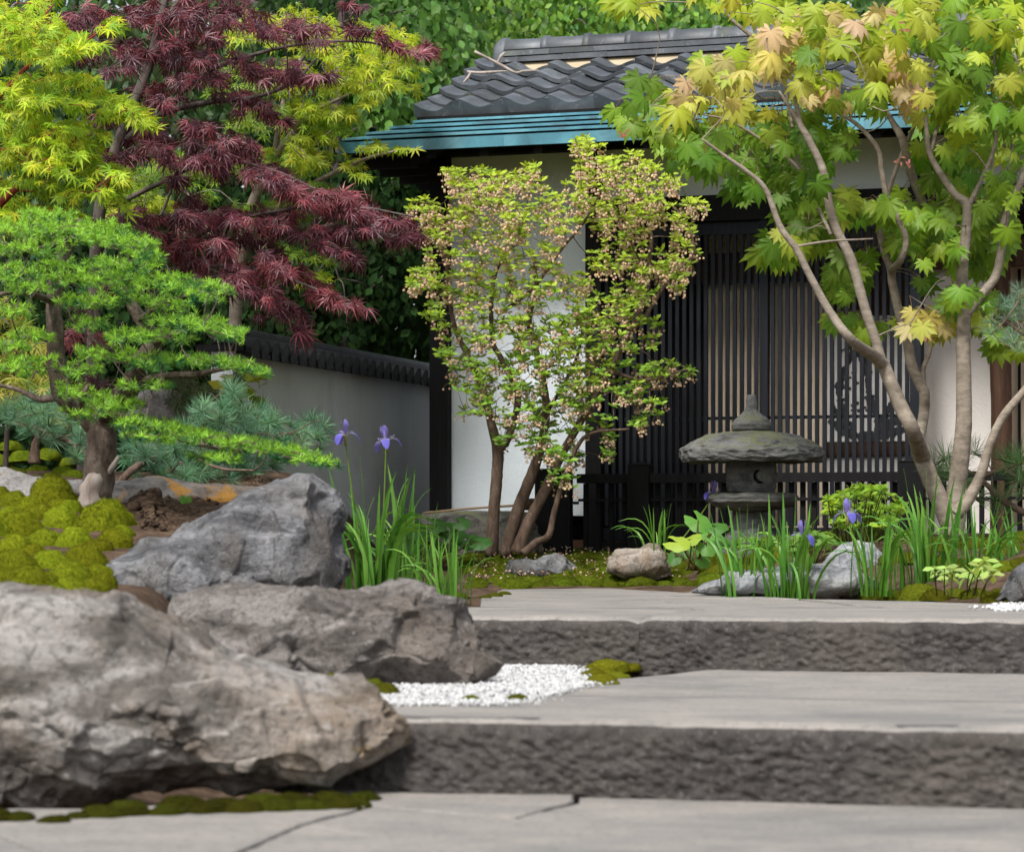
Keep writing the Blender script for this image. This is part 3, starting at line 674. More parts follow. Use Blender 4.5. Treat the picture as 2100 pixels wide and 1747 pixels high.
# pan tiles
TW, TL, TE = .269, .285, .235
def tile_mesh(eave=False, verge=False):
    nxp, nyp = 17, 3
    x = np.linspace(-.018, TW+.012, nxp); y = np.linspace(0, TL, nyp)
    zt = .021*np.cos(2*math.pi*(x/TW)+.55)+.020*(.5-x/TW)
    if verge: zt = .030*np.cos(2*math.pi*(np.maximum(x, TW*.42)/TW)+.55)+.035*np.clip((TW*.42-x)/(TW*.42), 0, 2)**2.2
    gx_, gy_ = np.meshgrid(x, y, indexing='ij'); gz_ = zt[:, None]+(1-gy_/TL)*.038+gy_*0
    gz_ = gz_-.004*(gy_/TL < .01)
    th = .026
    V = np.concatenate([np.stack([gx_, gy_, gz_], -1).reshape(-1, 3), np.stack([gx_, gy_, gz_-th], -1).reshape(-1, 3)]); n_ = nxp*nyp
    if eave:
        low = V[n_:].reshape(nxp, nyp, 3); low[:, 0, 2] = np.minimum(low[:, 0, 2], -.048); low[:, 1, 2] -= .002; V[n_:] = low.reshape(-1, 3)
        if verge: V[n_:].reshape(nxp, nyp, 3)[:, 0, 2] = -.03
    i = np.arange(nxp-1)[:, None]*nyp; j = np.arange(nyp-1)[None]
    top = np.stack([i+j, i+nyp+j, i+nyp+j+1, i+j+1], -1).reshape(-1, 4); bot = top[:, ::-1]+n_
    a = np.arange(nxp-1)*nyp; fr = np.stack([a, a+n_, a+nyp+n_, a+nyp], -1)
    b = np.arange(nyp-1); sd1 = np.stack([b, b+1, b+1+n_, b+n_], -1); e = (nxp-1)*nyp; sd2 = np.stack([e+b, e+b+n_, e+b+1+n_, e+b+1], -1)
    # duplicate the front strip so that its edge stays sharp under smooth shading
    g = Geo(); g.add(V, [top, bot, sd1, sd2]); g.add(V, fr); return g.mesh('tile', M['tile'])
tms = {(e, v_): tile_mesh(e, v_) for e in (0, 1) for v_ in (0, 1)}
q0 = (.40)/math.cos(PIT); rows = 6
rot = Matrix.Rotation(PIT, 4, 'X')
for r in range(rows):
    uu = -.055; c = 0
    while uu < UE-.1:
        o = link('tile', tms[(int(r == 0), int(c == 0))], roof_o)
        vb = EV+(q0+r*TE)*math.cos(PIT)
        m = Matrix.Translation((uu+U(-.003, .003), vb-.006*(r == 0), rw(vb)+.030+U(-.0025, .0025)+(.02 if r == 0 else 0)))@rot@Matrix.Rotation(U(-.008, .008), 4, 'Z')@Matrix.Rotation(-.035+U(-.006, .006), 4, 'X')
        o.matrix_basis = m; uu += TW; c += 1
hbox('tile_batten', -.05, UE, hv-.03, hv+.05, rw(hv)-.01, rw(hv)+.020, 'black_wood', roof_o)
# ridge: mortar bed, two courses of flat tiles, round caps with collars
rz = rw(RV)+.002; ur = fu(1036, RV)
g = Geo(); V = []
uu = np.linspace(ur+.02, UE, 120)
top = np.c_[uu, np.full(120, RV-.10), np.full(120, rz+.012)]; mid = np.c_[uu, np.full(120, RV-.125), np.full(120, rz-.01)]
bot = np.c_[uu, RV-.21+.02*np.cos(2*math.pi*(uu+.055)/TW+.55), np.full(120, rz-.105)+.012*fbm(np.c_[uu*9, uu*0, uu*0], 3)]
i = np.arange(119); g.add(np.vstack([top, mid, bot]), [np.stack([120+i, 121+i, 1+i, i], -1), np.stack([240+i, 241+i, 121+i, 120+i], -1)])
hpart('mortar_bed', g, M['mortar'], roof_o, True)
hbox('ridge_core', ur+.02, UE, RV-.09, RV+.09, rz-.12, rz+.10, 'black_wood', roof_o)
for c in range(2):
    u = ur+(.02 if c else -.005)-(0 if c else 0); first = True
    while u < UE:
        L = (.13 if (c == 0 and first) else (.30 if first else .283)); first = False
        yo = .135-.012*c
        V = [(u+.001, RV-yo, rz+.015+c*.040), (u+L, RV-yo, rz+.015+c*.040), (u+L, RV-.02, rz+.025+c*.040), (u+.001, RV-.02, rz+.025+c*.040)]
        V += [(a, b, z+.030+U(-.001, .002)) for a, b, z in V]
        hpart('ridge_tile', Geo().add(V, np.array([(3, 2, 1, 0), (4, 5, 6, 7), (0, 1, 5, 4), (1, 2, 6, 5), (2, 3, 7, 6), (3, 0, 4, 7)])), M['tile'], roof_o); u += L
capr = .076
def cap_mesh():
    th = np.linspace(-.15, math.pi+.15, 15); g = Geo(); V = []; sec = [(0, 1.0), (.006, 1.13), (.045, 1.13), (.052, 1.0), (.27, .96)]
    for x, k in sec: V.append(np.stack([np.full(15, x), -np.cos(th)*capr*k, np.sin(th)*capr*k*1.12], -1))
    V = np.concatenate(V); i = np.arange(len(sec)-1)[:, None]*15; j = np.arange(14)[None]
    g.add(V, np.stack([i+j, i+15+j, i+15+j+1, i+j+1], -1).reshape(-1, 4)); return g.mesh('ridge_cap', M['tile'])
cme = cap_mesh(); u = ur-.02; k = 0
while u < UE:
    o = link('ridge_cap', cme, roof_o); o.location = (u, RV, rz+.092); o.rotation_euler = (U(-.02, .02), U(-.006, .006), U(-.006, .006)); u += .267
th = np.linspace(0, 2*math.pi, 24, endpoint=False)
g = Geo(); V = np.concatenate([np.stack([np.full(24, x), np.cos(th)*r_, np.sin(th)*r_*1.15+.06], -1) for x, r_ in ((-.05, .0), (-.05, .085), (-.03, .10), (.02, .10))])+np.array([ur, RV, rz])
i = np.arange(3)[:, None]*24; j = np.arange(24)[None]; g.add(V, np.stack([i+j, i+(j+1) % 24, i+24+(j+1) % 24, i+24+j], -1).reshape(-1, 4)); hpart('ridge_end_tile', g, M['tile'], roof_o, True)

# painted screen inside
v = .20; ua, ub = fu(1696, v), fu(1872, v); sY = (HO[1]-(ua+ub)/2*hsn+v*hc)/FPX
def hw(py, v=v): return HC-(py-1100)*sY
scr = thing('painted_screen', 'ink painting of a dark gnarled tree framed in brown cloth inside the room', 'painting', h2w((ua+ub)/2, v, .25)); scr.rotation_euler = (0, 0, -HA)
def sbox(name, u0, u1, v0, v1, w0, w1, mat):
    o = (ua+ub)/2; g = Geo().box((u0-o, v0-v, w0-.25), (u1-o, v1-v, w1-.25)); return link(name, g.mesh(name, M[mat], smooth=False), scr)
sbox('paper', ua, ub, v, v+.02, hw(905), hw(648), 'paper')
sbox('top_band', ua-.02, ub+.02, v-.01, v+.03, hw(646), hw(560), 'brown_wood'); sbox('bottom_band', ua-.02, ub+.02, v-.01, v+.03, hw(935), hw(907), 'brown_wood')
sbox('side_band', ua-.025, ua-.002, v-.008, v+.028, hw(906), hw(647), 'brown_wood')
sbox('backing', ua-.02, ub+.02, v+.005, v+.025, .25, hw(937), 'paper')
g = Geo()
def stroke(pts, wid, seed=0):
    q = catmull(np.array([(fu(px, v)-(ua+ub)/2, hw(py)-.25) for px, py in pts]), 40); tn = unit(np.gradient(q, axis=0)); nn = np.c_[-tn[:, 1], tn[:, 0]]
    w = np.interp(np.linspace(0, 1, 40), np.linspace(0, 1, len(wid)), wid)*sY*(1+.8*fbm(np.c_[q*60, np.full(40, seed)], 3))
    A_, B_ = q+nn*w[:, None]/2, q-nn*w[:, None]/2; i = np.arange(39)
    V = np.vstack([np.c_[A_[:, 0], np.full(40, -.003-.0004*(seed % 7)), A_[:, 1]], np.c_[B_[:, 0], np.full(40, -.003-.0004*(seed % 7)), B_[:, 1]]])
    g.add(V, np.stack([i, i+1, i+41, i+40], -1))
stroke([(1772, 690), (1745, 730), (1722, 790), (1728, 840), (1750, 880)], [6, 12, 16, 12, 8], 1); stroke([(1740, 700), (1770, 735), (1780, 790), (1788, 830), (1815, 870), (1850, 860)], [8, 18, 10, 20, 26, 14], 2)
stroke([(1722, 720), (1745, 712), (1770, 722), (1800, 715)], [4, 9, 10, 3], 3); stroke([(1700, 860), (1730, 880), (1770, 895), (1820, 888), (1860, 880)], [10, 18, 22, 20, 10], 4)
stroke([(1815, 850), (1835, 825), (1858, 832), (1868, 850)], [8, 14, 16, 8], 5); stroke([(1705, 800), (1712, 840), (1735, 870)], [4, 10, 14], 6); stroke([(1760, 660), (1752, 690), (1768, 705)], [3, 9, 5], 8)
for k in range(46):
    px, py = 1745+U(-25, 45), 760+U(-30, 115); r = U(1.2, 3.6); stroke([(px-r, py), (px, py+.4), (px+r, py)], [r, r*1.8, r], 10+k)
o = link('brushwork', g.mesh('brushwork', M['ink'], smooth=False), scr)

# ------------------------------------------------------------------ garden wall with tile coping
wa, wb = P(455, 1100, .00253)[:2], P(893, 1100, .00312)[:2]
wd = unit(wb-wa); wl = np.linalg.norm(wb-wa); wnn = np.array([wd[1], -wd[0]]); WT = 1.20
wall = thing('garden_wall', 'grey plastered garden wall with dark tile coping behind the pine', 'wall', (wa[0], wa[1], 0)); wall.rotation_euler = (0, 0, math.atan2(wd[1], wd[0]))
link('plaster', Geo().box((0, -.06, -.1), (wl, .06, WT)).mesh('plaster', M['plaster_grey'], smooth=False), wall)
link('coping_bed', Geo().box((-.02, -.13, WT), (wl, .13, WT+.035)).mesh('coping_bed', M['black_wood'], smooth=False), wall)
th = np.linspace(0, math.pi, 9)
gt = Geo()
for x0, x1, rr in ((.0, .30, .052),):
    th2 = np.linspace(0, 2*math.pi, 14, endpoint=False)
    V = np.concatenate([np.stack([np.cos(th2)*r_, np.full(14, y), np.sin(th2)*r_], -1) for y, r_ in ((-.17, 0), (-.17, .04), (-.172, .052), (-.16, .052), (.0, .05))])
    i = np.arange(4)[:, None]*14; j = np.arange(14)[None]; gt.add(V, np.stack([i+j, i+(j+1) % 14, i+14+(j+1) % 14, i+14+j], -1).reshape(-1, 4))
gt.box((.052, -.165, -.045), (.132, 0, -.022))
cop = gt.mesh('coping_tile', M['tile_dark'], smooth=False)
k = 0; x = .05
while x < wl-.1:
    o = link('coping_tile', cop, wall); o.location = (x, -.005, WT+.055); o.rotation_euler = (math.radians(-14)*-1, 0, U(-.02, .02)); x += .135
ridge = Geo(); V, Fq = tube([(0, 0, WT+.10), (wl, 0, WT+.10)], [.04, .04], 12, 10); ridge.add(V, Fq); ridge.box((0, -.06, WT+.036), (wl, .06, WT+.09))
link('coping_ridge', ridge.mesh('coping_ridge', M['tile_dark']), wall)

# ------------------------------------------------------------------ low black fence
def fence_pt(px): # ground line of the fence runs parallel to the facade, half a metre in front
    return fu(px, -.50)
fence = thing('garden_fence', 'low black slatted fence with capped posts in front of the lattice doors', 'fence', h2w(0, -.5, 0)); fence.rotation_euler = (0, 0, -HA)
fme = {}
def fbox(name, u0, u1, v0, v1, w0, w1, mat='black_wood', cap=False):
    key = (round(u1-u0, 4), v0, v1, w0, w1)
    if key not in fme:
        g = Geo().box((0, v0, w0), (u1-u0, v1, w1))
        if cap:
            c = (u1-u0)/2; g.add([(-.004, v0-.004, w1), (u1-u0+.004, v0-.004, w1), (u1-u0+.004, v1+.004, w1), (-.004, v1+.004, w1), (c, (v0+v1)/2, w1+.022)], [np.array([(0, 1, 4), (1, 2, 4), (2, 3, 4), (3, 0, 4)]), np.array([(3, 2, 1, 0)])])
        fme[key] = g.mesh(name, M[mat], smooth=False)
    o = link(name, fme[key], fence); o.location = (u0, 0, 0); return o
fs = (HO[1]-.5*hc-fence_pt(1500)*hsn)/FPX
def fz(py): return HC-(py-1100)*fs
ff = [fence_pt(p) for p in (1100, 1172, 1292, 1335, 1846, 1896)]
fbox('end_panel', ff[0], ff[1], -.03, .03, .08, fz(958))
fbox('post', ff[2], ff[3], -.05, .05, .04, fz(952), cap=True); fbox('post', ff[4], ff[5], -.05, .05, .04, fz(950), cap=True)
for a, b in ((fence_pt(1186), ff[2]), (ff[3], ff[4]), (ff[5], fence_pt(2130))):
    fbox('top_rail', a+.002, b-.002, -.04, .04, fz(989), fz(970))
    for py in (1024, 1128): fbox('rail', a+.002, b-.002, -.012, .012, fz(py)-.008, fz(py)+.008)
    n = max(2, int((b-a)/.062))
    for i in range(n):
        u = a+(i+.5)*(b-a)/n; fbox('fence_slat', u-.013, u+.013, .014, .032, .09, fz(989.5))
for k in (0, 1): fbox('rail', ff[1]+.002, fence_pt(1186), -.012, .012, fz((1030, 1130)[k])-.008, fz((1030, 1130)[k])+.008)

# ------------------------------------------------------------------ stone basin and bamboo ladle
g = boulder([(836, 1085), (846, 1057), (880, 1051), (960, 1049), (1050, 1050), (1090, 1053), (1108, 1075), (1114, 1110)], [(836, 1120), (880, 1150), (1060, 1150), (1114, 1135)], .00268, .2, .012, 310, 0, 110, 70, sq=5)
single('stone_basin', g, M['basin'], 'dark stone water basin against the white wall behind the shrub', 'basin', base_of(g))
sb = .0026
lad = thing('bamboo_ladle', 'bamboo water ladle resting across the stone basin', 'ladle', P(980, 1050, sb))
g = Geo(); g.add(*tube([P(868, 1052, sb), P(960, 1043, sb), P(1062, 1036, sb)], [.0055, .006, .0065], 12, 8)); part(lad, 'handle', g, M['bamboo'])
c = P(1086, 1046, sb); V, Fq = lathe([(0, 0), (.030, 0), (.034, .004), (.034, .062), (.029, .062), (.028, .01), (0, .01)], 20, c); g = Geo().add(V, Fq); part(lad, 'cup', g, M['brown_wood'])

# ------------------------------------------------------------------ stone lantern
ls = .0024; lc = P(1541, 1100, ls)
lan = thing('stone_lantern', 'weathered grey stone lantern with a wide mushroom cap and crescent opening', 'lantern', (lc[0], lc[1], .08))
def lz(py): return HC-(py-1100)*ls
def rough(V, amp, sc, seed, strat=1.0):
    c = np.array([lc[0], lc[1], 0]); d = V-c; d[:, 2] = 0; N = unit(d+1e-6)
    return V+N*(fbm(V*np.array([sc, sc, sc*strat])+seed, 5)*amp)[:, None]+np.array([0, 0, 1])*(fbm(V*sc*.8+seed+5, 4)*amp*.55)[:, None]
def lpart(name, prof, k, amp, sc, seed, strat=1, sq=None, rot=0):
    prof = np.array(prof, float); n = 9*len(prof)
    dens = np.c_[np.interp(np.linspace(0, 1, n), np.linspace(0, 1, len(prof)), prof[:, 0]), np.interp(np.linspace(0, 1, n), np.linspace(0, 1, len(prof)), prof[:, 1])]
    V, Fq = lathe(dens, k, (0, 0, 0), sq)
    if rot: c, s_ = math.cos(rot), math.sin(rot); V[:, :2] = V[:, :2]@np.array([[c, s_], [-s_, c]])
    V = V+np.array([lc[0], lc[1], 0]); V = rough(V, amp, sc, seed, strat)
    return part(lan, name, Geo().add(V, Fq), M['lantern'])
px_ = ls
lpart('finial', [(.0, lz(809)), (8*px_, lz(809)), (10*px_, lz(812)), (11*px_, lz(830)), (14*px_, lz(842)), (24*px_, lz(852)), (36*px_, lz(862)), (41*px_, lz(871)), (39*px_, lz(881)), (30*px_, lz(888)), (0, lz(889))], 48, .006, 14, 1)
lpart('cap', [(0, lz(884)), (30*px_, lz(884)), (60*px_, lz(887)), (95*px_, lz(894)), (125*px_, lz(906)), (140*px_, lz(917)), (147*px_, lz(928)), (147*px_, lz(940)), (141*px_, lz(948)), (100*px_, lz(946)), (60*px_, lz(942)), (0, lz(942))], 200, .012, 15, 8, 2.6)
fb = lpart('fire_box', [(0, lz(941)), (36*px_, lz(941)), (46*px_, lz(946)), (48.5*px_, lz(956)), (49*px_, lz(975)), (48*px_, lz(998)), (45*px_, lz(1008)), (38*px_, lz(1013)), (0, lz(1013))], 64, .004, 14, 20, 1, 5, rot=-.22)
lpart('platform', [(0, lz(1010)), (70*px_, lz(1010)), (88*px_, lz(1013)), (94*px_, lz(1020)), (90*px_, lz(1030)), (74*px_, lz(1040)), (40*px_, lz(1048)), (0, lz(1048))], 72, .012, 11, 33, 1.6)
lpart('base', [(0, lz(1045)), (24*px_, lz(1045)), (30*px_, lz(1060)), (42*px_, lz(1085)), (58*px_, lz(1110)), (66*px_, lz(1130)), (60*px_, lz(1160)), (0, lz(1160))], 56, .014, 8, 44)
# crescent and square openings cut through the fire box
def cutter(outline, c, nrm, dep):
    nrm = unit(np.array(nrm, float)); xa = unit(np.cross(nrm, [0, 0, 1])); m = len(outline); q = np.array(outline)
    V = np.concatenate([c+q[:, :1]*xa+q[:, 1:]*np.array([0, 0, 1])+nrm*d for d in (-dep, dep)])
    a = np.arange(m); F_ = [np.stack([a, (a+1) % m, m+(a+1) % m, m+a], -1), np.arange(m)[None, ::-1], (m+np.arange(m))[None]]
    me = Geo().add(V-np.array(lan.location), F_).mesh('cut', M['lantern'], smooth=False)
    import bmesh; bm = bmesh.new(); bm.from_mesh(me); bmesh.ops.recalc_face_normals(bm, faces=bm.faces); bm.to_mesh(me); bm.free(); return me
import bmesh
bm = bmesh.new(); bm.from_mesh(fb.data); bmesh.ops.remove_doubles(bm, verts=bm.verts, dist=1e-5); bmesh.ops.holes_fill(bm, edges=bm.edges); bmesh.ops.recalc_face_normals(bm, faces=bm.faces); bm.to_mesh(fb.data); bm.free()
a = np.linspace(-1.75, 1.15, 18); r = 15.5*px_
out = np.c_[np.cos(a)*r, np.sin(a)*r]; b = a[::-1]; inn = np.c_[np.cos(b)*r*.86-5.5*px_, np.sin(b)*r*.86+2.2*px_]
cres = np.vstack([out, inn[1:-1]])
cd1 = cutter(np.c_[-cres[:, 0]*-1, cres[:, 1]], np.array([lc[0]+14*px_, lc[1]-47*px_, lz(978)]), (0.21, -1, 0), .045)
sq_ = np.array([(-9, -16), (9, -16), (9, 16), (-9, 16)])*px_
cd2 = cutter(sq_, np.array([lc[0]-47*px_, lc[1]-8*px_, lz(976)]), (-1, -.2, 0), .045)
for cd_ in (cd1, cd2):
    co = link('cut', cd_, lan); md = fb.modifiers.new('b', 'BOOLEAN'); md.object = co; md.operation = 'DIFFERENCE'; md.solver = 'EXACT'
    dg = bpy.context.evaluated_depsgraph_get(); me = bpy.data.meshes.new_from_object(fb.evaluated_get(dg)); fb.modifiers.clear(); fb.data = me; bpy.data.objects.remove(co)

# ------------------------------------------------------------------ leaf shapes (unit size, tip along +y, face along +z)
def palmate(lobes, lens, sinus, wid, droop=.25, fold=.05, serr=0, jit=0.0, seed=0, ws=(.55, 1.0, .62)):
    """maple leaf: lobe angles in degrees, lengths, depth of the cuts, lobe half width"""
    r = np.random.default_rng(seed); V = [(0, 0, 0)]; T = []; idx = []
    k = len(lobes)
    for a, L in zip(lobes, lens):
        a = math.radians(a+r.uniform(-jit, jit)*30); L = L*(1+r.uniform(-jit, jit)); d = np.array([math.sin(a), math.cos(a)]); n = np.array([d[1], -d[0]])
        b = len(V)
        for f, w in ((sinus, -wid*ws[0]), (sinus+(1-sinus)*.36, -wid*ws[1]), (sinus+(1-sinus)*.62, -wid*ws[2]), (1.08, 0), (sinus+(1-sinus)*.62, wid*ws[2]), (sinus+(1-sinus)*.36, wid*ws[1]), (sinus, wid*ws[0]), (sinus+(1-sinus)*.5, 0)):
            q = d*f*L+n*w*L; V.append((q[0], q[1], -droop*(f*L)**2+(fold*abs(w)/max(wid, .01) if f < 1 else 0)))
        m = b+7
        T += [(0, b, m), (b, b+1, m), (b+1, b+2, m), (b+2, b+3, m), (b+3, b+4, m), (b+4, b+5, m), (b+5, b+6, m), (b+6, 0, m)]
        idx.append(b)
    for p, q in zip(idx[:-1], idx[1:]): T.append((0, p+6, q))
    V = np.array(V, float); T = np.array(T)[:, ::-1]
    C = np.full((len(V), 3), .90); C[0] = 1.25; C[np.array(idx)+7] = (1.18, 1.15, 1.15); C[np.array(idx)+3] = 1.05
    return V, [T], C
def simple_leaf(w=.3, droop=.15, fold=.06, tipw=.62):
    V = [(0, 0, 0), (-w*.7, .28, fold), (w*.7, .28, fold), (0, .3, 0), (-w, tipw, fold-droop*.4), (w, tipw, fold-droop*.4), (0, .64, -droop*.4), (0, 1, -droop)]
    return np.array(V), [np.array([(0, 3, 1), (0, 2, 3), (1, 3, 4), (3, 6, 4), (3, 2, 5), (3, 5, 6), (4, 6, 7), (6, 5, 7)])]
JL = ([-128, -92, -62, -31, 0, 31, 62, 92, 128], [.52, .72, .90, .98, 1.0, .98, .90, .72, .52])
FULLMOON = [palmate(*JL, .66, .172, d, .035, 0, .10, k, (1.02, .96, .52)) for k, d in enumerate((.35, .75, .15, .55))]
PALM7 = [palmate([-120, -82, -42, 0, 42, 82, 120], [.42, .75, .95, 1.0, .95, .75, .42], .24, .105, d, .03, 0, .10, k+9) for k, d in enumerate((.2, .4, .05))]
DISS = [palmate([-112, -74, -36, 0, 36, 74, 112], [.55, .85, 1.0, 1.1, 1.0, .85, .55], .10, .066, d, .015, 0, .10, k+20) for k, d in enumerate((.35, .65, .15, .9))]
OVATE = [simple_leaf(.3, .2), simple_leaf(.34, .05, .09)]
WEDGE = [simple_leaf(.21, .12, .04, .70), simple_leaf(.24, -.05, .05, .7)]
def needles(n, up=.25, w=.028, seed=0, curve=.1):
    r = np.random.default_rng(seed); V = []; T = []
    for k in range(n):
        a = 2.399*k; z = up+(1-up)*r.uniform(0, 1)**1.3; z = min(.98, z)*r.choice([1, 1, 1, .5]); rr = math.sqrt(max(0, 1-z*z)); d = np.array([rr*math.cos(a), z, rr*math.sin(a)]); L = r.uniform(.75, 1.0)
        n_ = unit(np.cross(d, r.normal(size=3))); b = len(V)
        V += [n_*w*.6, -n_*w*.6, d*L*.55+n_*w, d*L*.55-n_*w, d*L]; T += [(b, b+2, b+1), (b+1, b+2, b+3), (b+2, b+4, b+3)]
    return np.array(V), [np.array(T)]
def jit_col(base, n, v=.25, h=.08):
    base = np.atleast_2d(np.asarray(base, float)); c = base[rng.integers(0, len(base), n)]
    return np.clip(c*(1+U(-v, v, n))[:, None]*(1+rng.uniform(-h, h, (n, 3))), 0, .95)
def ell(cx, cy, rx, ry, n, rot=0.0):
    a = U(0, 2*math.pi, n); r = np.sqrt(U(0, 1, n)); x, y = r*np.cos(a)*rx, r*np.sin(a)*ry; t = math.radians(rot)
    return cx+x*math.cos(t)-y*math.sin(t), cy+x*math.sin(t)+y*math.cos(t)
def Pn(px, py, s): return np.stack([(px-1050)*s, FPX*s, HC-(py-1100)*s], -1)
def twigs(T, skel, targets, r0, mat, name='twigs', frac=1.0, sag=.0):
    g = Geo(); S = np.asarray(skel); tg = np.asarray(targets); n0 = len(S)
    buf = np.zeros((n0+len(tg)*3, 3)); buf[:n0] = S; n = n0     # each new twig can carry later ones
    order = np.argsort([np.min(np.linalg.norm(S-q, axis=1)) for q in tg])
    for q in tg[order]:
        if U(0, 1) > frac: continue
        d = np.linalg.norm(buf[:n]-q, axis=1); k = np.argmin(d); a = buf[k]
        if d[k] < .008 or d[k] > .9: continue
        mid = (a+q)/2+rng.normal(size=3)*d[k]*.10+np.array([0, 0, d[k]*(.06-sag)])
        rr = min(r0 if k < n0 else r0*.6, .0012+.014*d[k]); g.add(*tube([a, mid, q], [rr, rr*.75, rr*.4], 6, 5, cap=False))
        buf[n:n+3] = [(a+mid)/2, mid, q*.9+mid*.1]; n += 3
    if g.n: return part(T, name, g, mat, kind='stuff')
def limbs(T, polys, mat, name='trunk', k=12, rough=.08, label=None):
    """polys: lists of (px, py, s, radius px); returns sample points for twigs"""
    g = Geo(); S = []
    for i, pl in enumerate(polys):
        pts = [P(a, b, s) for a, b, s, r in pl]; rad = [r*s for a, b, s, r in pl]
        kk = k if rad[0] > .02 else 7
        g.add(*tube(pts, rad, max(6, 7*len(pts)), kk, rough, seed=i)); S.append(catmull(pts, 6*len(pts)))
    part(T, name, g, mat, label=label); return np.concatenate(S)

# ------------------------------------------------------------------ trees behind the garden
def leafy_tree(name, label, px, s, blobs, col, n, size, group='trees behind the house', trunk_col='bark_dark', lm='leaf'):
    T = thing(name, label, 'tree', (*P(px, 1100, s)[:2], .2), group)
    S = limbs(T, [[(px, 1090, s, 22), (px+10, 700, s, 17), (px-12, 300, s, 12), (px+8, -60, s, 7)]], M[trunk_col])
    pos, tip = [], []
    tot = sum(b[2]*b[3] for b in blobs)
    for cx, cy, rx, ry, ds in blobs:
        m = int(n*rx*ry/tot); d = unit(rng.normal(size=(m, 3)))*(U(0, 1, m)**.45)[:, None]
        ss = s+ds*d[:, 1]; p = Pn(cx+rx*d[:, 0], cy-ry*d[:, 2], ss)
        pos.append(p)
    pos = np.concatenate(pos); m = len(pos)
    tip = np.stack([rng.normal(size=m)*.6, rng.normal(size=m)*.5-.2, -np.abs(rng.normal(size=m))*.8-.4], -1)
    nrm = np.stack([rng.normal(size=m)*.5, -np.abs(rng.normal(size=m))*.8-.3, U(.2, 1, m)], -1)
    crown(T, OVATE, M[lm], pos, frames(tip, nrm), U(.7, 1.2, m)*size, jit_col(col, m, .3), 0, sname='crown')
    tg = pos[rng.integers(0, m, 60)]; twigs(T, S, tg, .02, M[trunk_col])
    return T
DG = [(.035, .085, .018), (.045, .11, .02), (.025, .065, .016)]; SHADE_DK = [(.012, .030, .008), (.018, .042, .010), (.009, .022, .007)]; BG = [(.16, .31, .035), (.10, .23, .03), (.22, .38, .05), (.06, .15, .025)]  # the darkest set puts the hedge's deep shade into its leaf colour
leafy_tree('hornbeam', 'leafy tree beyond the garden wall left of the house', 620, .0037, [(560, 120, 240, 240, .0004), (640, -260, 400, 160, .0007)], DG, 9000, .085)  # upper blob is an unseen crown, added overhead to shade the hedge
leafy_tree('shaded_hedge', 'hedge leaves over the garden wall coloured dark for deep shade', 700, .0034, [(640, 540, 260, 260, .0002), (820, 480, 130, 260, .00015), (480, 700, 200, 200, .0002), (300, 700, 200, 260, .0002), (100, 760, 240, 230, .0002)], SHADE_DK, 15000, .075, lm='leaf_matte')
leafy_tree('shaded_hedge', 'tall hedge in the same shade-dark colour closing the garden behind the maples', 400, .0044, [(x, y, 200, 200, .0002) for x in (-60, 180, 420, 660, 880) for y in (120, 380, 640, 900)], SHADE_DK, 16000, .15, lm='leaf_matte')
leafy_tree('hornbeam', 'tree with hanging green leaves between the house roof and the maples', 890, .0035, [(860, 180, 150, 260, .0003)], [(.09, .20, .035), (.06, .15, .025), (.12, .25, .04)], 8000, .085)
leafy_tree('hornbeam', 'bright green tree rising behind the left end of the roof ridge', 1080, .0041, [(1060, 40, 170, 200, .0004), (1180, 60, 150, 170, .0004)], BG, 6000, .075)
leafy_tree('hornbeam', 'dark green tree showing above the middle of the roof ridge', 1400, .0042, [(1370, 40, 200, 190, .0004), (1550, 0, 160, 200, .0004)], BG, 6500, .08)
leafy_tree('hornbeam', 'green tree behind the far roof end beyond the maple', 1850, .0042, [(1780, 20, 220, 220, .0004), (2020, 40, 200, 260, .0004)], [(.06, .14, .022), (.045, .11, .02)], 6000, .08)
leafy_tree('hornbeam', 'dark tree behind the yellow maple at the picture edge', 180, .0036, [(60, 250, 230, 330, .0004), (270, 300, 220, 330, .0004), (100, 640, 220, 200, .0003)], DG, 9000, .085)

# ------------------------------------------------------------------ yellow green maple behind the purple one
def pad_maple(name, label, base, polys, pads, tm, size, cols, mat, bark, nobj, tipdir, group=None, spread=.5, vary=.25, tf=.25, dsf=1.0, cat='maple tree', mult=1.0):
    T = thing(name, label, cat, base, group)
    S = limbs(T, polys, M[bark])
    pos, tip, col = [], [], []
    for q in pads:
        cx, cy, rx, ry, rot, s, ds, n = q[:8]; cc = q[8] if len(q) > 8 else cols
        n = int(n*mult); ng = max(1, n//8); a = U(0, 2*math.pi, ng); r = np.sqrt(U(0, 1, ng)); gi = rng.integers(0, ng, n)
        x, y = (r*np.cos(a))[gi]+rng.normal(size=n)*9/rx, (r*np.sin(a))[gi]+rng.normal(size=n)*.12; rt = (rng.normal(size=(ng, 3))*.35)[gi]
        t = math.radians(rot); h = (rng.normal(size=ng)*.5)[gi]+rng.normal(size=n)*.22
        px = cx+rx*x*math.cos(t)-ry*(y*.25+h*.6)*math.sin(t); py = cy+rx*x*math.sin(t)+ry*(y*.45+h*.75)*math.cos(t)+ry*.35*x*x
        pos.append(Pn(px, py, s-ds*y*dsf)); o = np.stack([x*spread, -y*.5-.25, -.55-.25*np.abs(x)+0*x], -1)+np.array(tipdir)+rt+rng.normal(size=(n, 3))*.42
        tip.append(o)
        # leaves lower in the pad belong to older, deeper coloured growth
        col.append(jit_col(cc, n, vary))
    pos, tip, col = np.concatenate(pos), np.concatenate(tip), np.concatenate(col); m = len(pos)
    nrm = np.array([0, -.75, .75])+rng.normal(size=(m, 3))*.35
    crown(T, tm, M[mat], pos, frames(tip, nrm), U(.55, 1.25, m)*size, col, nobj)
    twigs(T, S, pos[rng.integers(0, m, int(m*tf))], .007, M[bark]); return T
s = .0027
